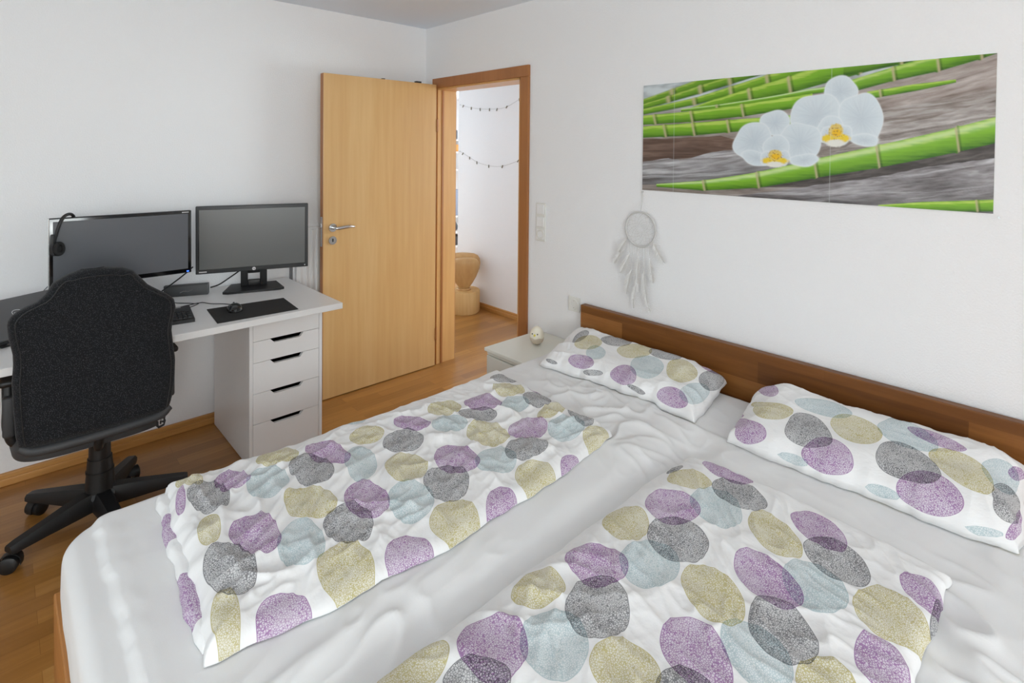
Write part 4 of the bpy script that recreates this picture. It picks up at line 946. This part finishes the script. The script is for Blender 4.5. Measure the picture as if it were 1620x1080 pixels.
RP = [('Y',-0.27,-2.573,0.064,0.042,140),('P',-0.445,-2.576,0.082,0.044,-163),('G',-0.314,-2.694,0.092,0.067,-157),('P',-0.413,-2.793,0.11,0.065,-152),('Y',-0.216,-2.806,0.075,0.066,55),('G',-0.3,-2.952,0.094,0.071,-159),('P',-0.41,-3.042,0.114,0.067,-160),('Y',-0.24,-3.077,0.088,0.062,-140),('G',-0.335,-3.202,0.081,0.051,-157),('P',-0.425,-3.248,0.066,0.022,178),('B',-0.157,-2.694,0.087,0.047,101),('B',-0.159,-2.932,0.084,0.064,60),('B',-0.219,-3.179,0.085,0.05,-157),('B',-0.495,-2.974,0.041,0.035,57),('B',-0.498,-3.195,0.037,0.027,127),('P',-0.16,-2.517,0.042,0.028,-170),('P',-0.133,-3.0,0.072,0.03,82),('P',-0.19,-3.219,0.039,0.026,-149),('B',-0.503,-2.74,0.046,0.03,74)]
def left_cover():
    A, B, C_, D = (-1.952, -1.575), (-.700, -1.588), (-.752, -2.235), (-2.000, -2.232)
    P, d, u, v = cover_grid(A, B, C_, D, (.0, .055, .0, -.01), 11, 330, 176, .012)
    x, y = P[..., 0], P[..., 1]
    zb = sheet_h(x, y)+.003
    # puffier rim at the foot and along the middle of the bed, crumpled at the far foot corner
    th = .020+.020*np.exp(-((u)/.07)**2)+.008*np.exp(-((1-u)/.08)**2)
    body = rim(d, .024+.012*(1-u), 2.0)*th
    cr = creases(x, y, 101, 7.5, .75, .45, 3); cr2 = creases(x, y, 102, 15, .35, .5, 3); cr3 = creases(x, y, 103, 5, 1.2, .4, 5)
    kf = np.exp(-(u/.30)**2)*(1-.55*v)+.35+.35*np.exp(-((1-u)/.14)**2)
    h = kf*(.017*cr+.013*cr2)+.013*cr3+.004*creases(x, y, 107, 24, 1.0, .5, 3)+.004*fbm(x*5, y*5, 104, 3)
    h = h*np.clip(d/.08, 0, 1)
    Zt = zb+body+h+.002
    # lower fold peeking out at the foot
    A2, B2, C2, D2 = (-1.972, -1.590), (-.715, -1.600), (-.765, -2.220), (-2.008, -2.190)
    P2, d2, u2, v2 = cover_grid(A2, B2, C2, D2, (.0, .045, .004, -.01), 17, 240, 120, .008)
    x2, y2 = P2[..., 0], P2[..., 1]; zb2 = sheet_h(x2, y2)+.0015
    Zt2 = zb2+rim(d2, .016)*(.004+.016*np.exp(-(u2/.05)**2))+.003*creases(x2, y2, 120, 18, 1.4, .5, 3)*np.exp(-(u2/.06)**2)
    linen('duvet', [(P, Zt, zb+.0005, (0, 0)), (P2, Zt2, zb2-.0005, (.17, .06))], LD,
          'rumpled white duvet with oval print folded on the bed half nearest the desk', 'duvet', 'duvets on the bed')
def right_cover():
    A, B, C_, D = (-2.03, -2.478), (-.668, -2.470), (-.705, -3.150), (-2.05, -3.155)
    P, d, u, v = cover_grid(A, B, C_, D, (.012, .0, .0, .03), 31, 340, 176, .010)
    x, y = P[..., 0], P[..., 1]; zb = sheet_h(x, y)+.003
    th = .026+.010*np.exp(-(v/.08)**2)-.008*np.exp(-((1-u)/.10)**2)
    body = rim(d, .030, 2.0)*th
    cr = creases(x, y, 141, 6, .9, .35, 4); cr2 = creases(x, y, 142, 17, .9, .4, 4); cr3 = creases(x, y, 143, 9, 2.2, .5, 4)
    h = .008*cr+.0055*cr2+.0015*creases(x, y, 147, 28, .8, .5, 3)+.006*cr3*np.exp(-((x+1.55)/.3)**2)*np.exp(-((y+2.55)/.16)**2)*2+.004*fbm(x*4, y*4, 144, 3)
    h = h*np.clip(d/.08, 0, 1)
    linen('duvet', [(P, zb+body+h+.002, zb+.0005, (0, 0))], RD,
          'smoother white duvet with oval print spread on the near half of the bed', 'duvet', 'duvets on the bed')
left_cover(); right_cover()
def pillow(A, B, C_, D, ovals, label, seed, lift, hgt, bul):
    nu, nv = 130, 220
    P, d, u, v = cover_grid(A, B, C_, D, bul, seed, nu, nv, .014)
    x, y = P[..., 0], P[..., 1]
    zb = sheet_h(np.minimum(x, MX1-.04), y)+.004
    ed = rim(np.minimum(u, 1-u)*.42, .15, 2.2)*rim(np.minimum(v, 1-v)*.78, .14, 2.1)
    cr = creases(x, y, seed+50, 8, 1.45, .4, 4); cr2 = creases(x, y, seed+51, 16, .4, .6, 3)
    edge = np.exp(-np.minimum(v, 1-v)/.14)+.5*np.exp(-np.minimum(u, 1-u)/.2)
    Zl = zb+lift*sstep(.35, 1., u)
    Zt = Zl+.010*np.clip(d/.012, 0, 1)**.6+hgt*ed+(.013*cr*edge+.005*cr2*edge+.004*fbm(x*6, y*6, seed, 2))*np.clip(d/.03, 0, 1)
    zp = .62+.15*(x+.28)-Zt     # the print runs on down the rounded front
    linen('pillow', [(P, Zt, Zl, np.stack([-2.1*zp, -1.2*zp], -1).reshape(-1, 2))], ovals, label, 'pillow', 'pillows at the headboard')
# corners: near-left, back-left, back-right, near-right (near = towards the foot of the bed)
pillow((-.490, -1.640), (-.100, -1.545), (-.085, -2.325), (-.440, -2.385), LP, 'flat white pillow with oval print at the far end of the headboard, beside the nightstand', 201, .028, .070, (.0, .0, -.02, -.0))
pillow((-.485, -2.520), (-.085, -2.460), (-.085, -3.255), (-.470, -3.260), RP, 'plump white pillow with oval print at the near end of the headboard', 231, .030, .085, (.0, .0, .015, -.0))

# ------------------------------------------------------------------ office chair
CHX, CHY = -1.985, -.58
ch = thing('office_chair', 'black high backed swivel office chair with mesh back at the desk', 'office chair', (CHX, CHY, 0))
Lp = [(-2.067, 1.091), (-2.111, 1.076), (-2.146, 1.052), (-2.166, 1.016), (-2.188, .993), (-2.224, .978), (-2.250, .962), (-2.262, .945), (-2.266, .925), (-2.263, .885), (-2.252, .823), (-2.251, .785), (-2.255, .724), (-2.252, .635), (-2.246, .539), (-2.240, .505), (-2.222, .488)]
Rp = [(-2.008, 1.0915), (-1.946, 1.082), (-1.913, 1.066), (-1.889, 1.036), (-1.862, 1.0), (-1.831, .977), (-1.795, .951), (-1.775, .930), (-1.769, .898), (-1.780, .838), (-1.783, .808), (-1.777, .743), (-1.771, .69), (-1.774, .608), (-1.787, .531), (-1.795, .505), (-1.806, .488)]
def side(pts, z): 
    p = sorted([(b_, a) for a, b_ in pts]); return float(np.interp(z, [k for k, _ in p], [k for _, k in p]))
def back_loft(inset, yc, thick, z0, z1, nz, e=5.):
    b = BM(); rl = []
    for j in range(nz+1):
        t = j/nz; t = .5-.5*math.cos(PI*t); z = z0+(z1-z0)*t
        xl = side(Lp, min(z, 1.0905))+inset; xr = side(Rp, min(z, 1.0905))-inset
        k = min(1, (t/.05))**.5 if t < .05 else (min(1, (1-t)/.05)**.5 if t > .95 else 1)
        k = max(k, .12); cx = (xl+xr)/2; hw = max((xr-xl)/2, .01); ht = thick/2*k
        curve = .03*((z-.78)/.30)**2
        ring = []
        for i in range(44):
            a = 2*PI*i/44; c_, s_ = math.cos(a), math.sin(a)
            px = math.copysign(abs(c_)**(2/e), c_); py = math.copysign(abs(s_)**(2/2.6), s_)
            belly = -.012*(1-px*px)
            ring.append(Vector((cx+hw*px, yc-curve*.4+ht*py+belly, z)))
        rl.append(ring)
    rings(b, rl); return b
obj('backrest', back_loft(0, -.845, .075, .490, 1.0915, 60), M['mesh'], ch, 'all')
pip = BM()
pl = []
for z in np.linspace(.515, 1.06, 26): pl.append((side(Lp, z)+.020, z))
pr_ = [(side(Rp, z)-.020, z) for z in np.linspace(1.06, .515, 26)]
mid = [(x, 1.068-.4*((x+2.03)/.5)**2) for x in np.linspace(pl[-1][0]+.02, pr_[0][0]-.02, 8)]
tube(pip, [(x, -.886-.012*(1-((x+2.02)/.24)**2)-.4*.03*((z-.78)/.30)**2+.004, z) for x, z in pl+mid+pr_], .0018, 6, k=2); obj('seam', pip, M['plastic'], ch, True)
b = BM(); tube(b, [(-2.232, -.853, .497), (-2.20, -.868, .480), (-2.10, -.880, .478), (-1.93, -.880, .481), (-1.83, -.868, .485), (-1.795, -.853, .504)], .017, 12, k=6); obj('lower_trim', b, M['trim'], ch, True)
b = BM(); rl = []
for k, z in ((.90, .405), (.985, .415), (1, .435), (1, .462), (.96, .478), (.80, .486)):
    rl.append([Vector((CHX-.03+.245*k*math.copysign(abs(math.cos(a))**.45, math.cos(a)), CHY-.005+.235*k*math.copysign(abs(math.sin(a))**.45, math.sin(a)), z)) for a in [2*PI*i/56 for i in range(56)]])
rings(b, rl); obj('seat', b, M['trim'], ch, True)
b = BM(); box(b, CHX-.10, CHX+.10, CHY-.14, CHY+.12, .385, .405, .006); obj('mechanism', b, M['plastic'], ch, True)
b = BM(); tube(b, [(CHX, CHY-.12, .395), (CHX-.03, CHY-.235, .405), (CHX-.03, CHY-.262, .47), (CHX-.03, CHY-.262, .60)], .014, 10); obj('back_bracket', b, M['plastic'], ch, True)
for s, xa in ((-1, -2.262), (1, -1.768)):
    b = BM(); box(b, xa-.026, xa+.026, -.775, -.545, .688, .712, .010, 3); ar = obj('armrest', b, M['plastic'], ch, True)
    b = BM(); tube(b, [(xa, -.70, .690), (xa-.006*s*0, -.715, .60), (xa, -.72, .52), (xa-.03*s, -.71, .455), (xa-.16*s, -.66, .412)], .016, 10, rf=lambda t: .019-.003*t); obj('arm_post', b, M['plastic'], ar, True)
    b = BM(); box(b, xa-.017, xa+.017, -.752, -.705, .50, .645, .010, 3); obj('post_cover', b, M['trim'], ar, True)
b = BM(); cyl(b, (CHX, CHY, .36), (CHX, CHY, .39), .028); cyl(b, (CHX, CHY, .26), (CHX, CHY, .36), .038, .036); cyl(b, (CHX, CHY, .13), (CHX, CHY, .262), .052, .042); cyl(b, (CHX, CHY, .205), (CHX, CHY, .212), .0485, .0485)
obj('gas_column', b, M['plastic'], ch, True)
b = BM(); lathe(b, [(.03, .062), (.058, .066), (.066, .085), (.062, .118), (.05, .134), (.03, .138)], (CHX, CHY, 0), 32); obj('hub', b, M['plastic'], ch, True)
for i in range(5):
    a = R(61+72*i); d = Vector((math.cos(a), math.sin(a), 0)); sd = Vector((-d.y, d.x, 0)); c0 = Vector((CHX, CHY, 0))
    b = BM(); rl = []
    for r_, hw, zl, zh in ((.035, .038, .068, .136), (.10, .034, .068, .130), (.20, .029, .070, .114), (.290, .025, .070, .100), (.310, .021, .072, .095)):
        rl.append([c0+d*r_+sd*(hw*x)+Vector((0, 0, zl+(zh-zl)*z)) for x, z in ((-1, 0), (1, 0), (1, .6), (.62, 1), (-.62, 1), (-1, .6))])
    rings(b, rl); bevel_all(b, .003, 2, 25); lg = obj('leg', b, M['plastic'], ch, True)
    cp = c0+d*.290; tw = a+R(35+50*i); w = Vector((math.cos(tw), math.sin(tw), 0)); ax = Vector((-w.y, w.x, 0)); hub = cp+w*-.012+Vector((0, 0, .0292))
    b = BM()
    for s in (-1, 1):
        for (o0, o1, r0, r1) in ((.007, .027, .029, .029), (.027, .031, .029, .022)): cyl(b, hub+ax*s*o0, hub+ax*s*o1, r0, r1, 24)
    cyl(b, hub-ax*.006, hub+ax*.006, .010, .010, 12)
    cs = obj('castor', b, M['plastic'], lg, True)
    b = BM(); cyl(b, cp+Vector((0, 0, .05)), cp+Vector((0, 0, .074)), .009, .009, 14)
    rl = []
    for j in range(9):
        t = R(-20+200*j/8); q_ = hub+w*(.032*math.cos(t))+Vector((0, 0, .032*math.sin(t))); rl.append([q_-ax*.012, q_+ax*.012, q_+ax*.012+(q_-hub).normalized()*.003, q_-ax*.012+(q_-hub).normalized()*.003])
    rings(b, rl); obj('castor_hood', b, M['plastic'], lg, True)
# lever tag hanging below the right side
b = BM(); tp = (-1.822, -.842)
tube(b, [(-1.822, -.842, .492), (-1.822, -.846, .470)], .003, 6, smooth=False)
prism(b, [(-.013, .002), (.013, 0), (.019, -.022), (.014, -.040), (-.006, -.046), (-.015, -.034)], lambda p, q, t: Vector((tp[0]+p, tp[1]-.004+t, .470+q)), -.0012, .0012)
tg = obj('instruction_tag', b, M['tagm'], ch)
b = BM(); yy = tp[1]-.0057
def st_(x0, z0_, x1, z1_, w=.0016):
    d = Vector((x1-x0, 0, z1_-z0_)).normalized()*w; n_ = Vector((-d.z, 0, d.x)); p0 = Vector((tp[0]+x0, yy, .470+z0_)); p1 = Vector((tp[0]+x1, yy, .470+z1_))
    vs = [b.verts.new(v) for v in (p0-n_, p1-n_, p1+n_, p0+n_)]; vt = [b.verts.new(v.co+Vector((0, .0006, 0))) for v in vs]; b.faces.new(vs); b.faces.new(vt)
    for i in range(4): b.faces.new((vs[i], vs[(i+1) % 4], vt[(i+1) % 4], vt[i]))
st_(-.004, -.010, -.004, -.034); st_(-.004, -.010, -.008, -.016); st_(-.004, -.010, .000, -.016); st_(-.004, -.034, .010, -.030); st_(.010, -.030, .004, -.026); st_(.004, -.012, .010, -.018); st_(.004, -.018, .010, -.012)
obj('arrow_mark', b, M['logo'], tg)

# ------------------------------------------------------------------ light
def area(name, loc, size, rot, power, color=(1, 1, 1)):
    l = bpy.data.lights.new(name, 'AREA'); l.shape = 'RECTANGLE'; l.size, l.size_y = size; l.energy = power; l.color = color
    o = bpy.data.objects.new(name, l); COL.objects.link(o); o.location = loc; o.rotation_euler = rot; return o
DAY = (.90, .97, .968)
for i, (w, pw) in enumerate(((W1, 77), (W2, 1))):
    area('daylight_window_%d' % (i+1), ((w[0]+w[1])/2, YS-.16, (WZ[0]+WZ[1])/2), (w[1]-w[0], WZ[1]-WZ[0]), (R(90), 0, 0), pw, DAY)
l = bpy.data.lights.new('room_fill', 'POINT'); l.energy = 24; l.shadow_soft_size = .28; l.color = (1, .99, .97); o = bpy.data.objects.new('room_fill', l); COL.objects.link(o); o.location = (-2.9, -5.2, 1.6)  # unseen fill light added to lift the whole room, no lamp fitting
area('daylight_window_3', (XW-.16, (W3[0]+W3[1])/2, 1.2), (2.0, W3[1]-W3[0]), (0, R(-90), 0), 23, DAY)  # fill light coming through the added west window
area('daylight_hall', (3.5, -2.2, 1.35), (1.7, 2.0), (0, R(90), 0), 105, (.84, .95, 1))
area('daylight_hall_north', (3.5, 2.1, 1.35), (1.7, 1.6), (0, R(90), 0), 125, (.84, .95, 1))
w = bpy.data.worlds.new('sky'); SC.world = w; w.use_nodes = True; nt = w.node_tree
bg = nt.nodes['Background']; sky = nt.nodes.new('ShaderNodeTexSky'); sky.sky_type = 'HOSEK_WILKIE'; nt.links.new(sky.outputs[0], bg.inputs[0]); bg.inputs['Strength'].default_value = .6
SC.view_settings.view_transform = 'Standard'; SC.view_settings.look = 'None'; SC.view_settings.exposure = .12; SC.view_settings.gamma = 1; SC.view_settings.use_curve_mapping = False
try:
    SC.cycles.use_denoising = True; SC.cycles.max_bounces = 12; SC.cycles.diffuse_bounces = 8; SC.cycles.sample_clamp_indirect = 8
except Exception: pass
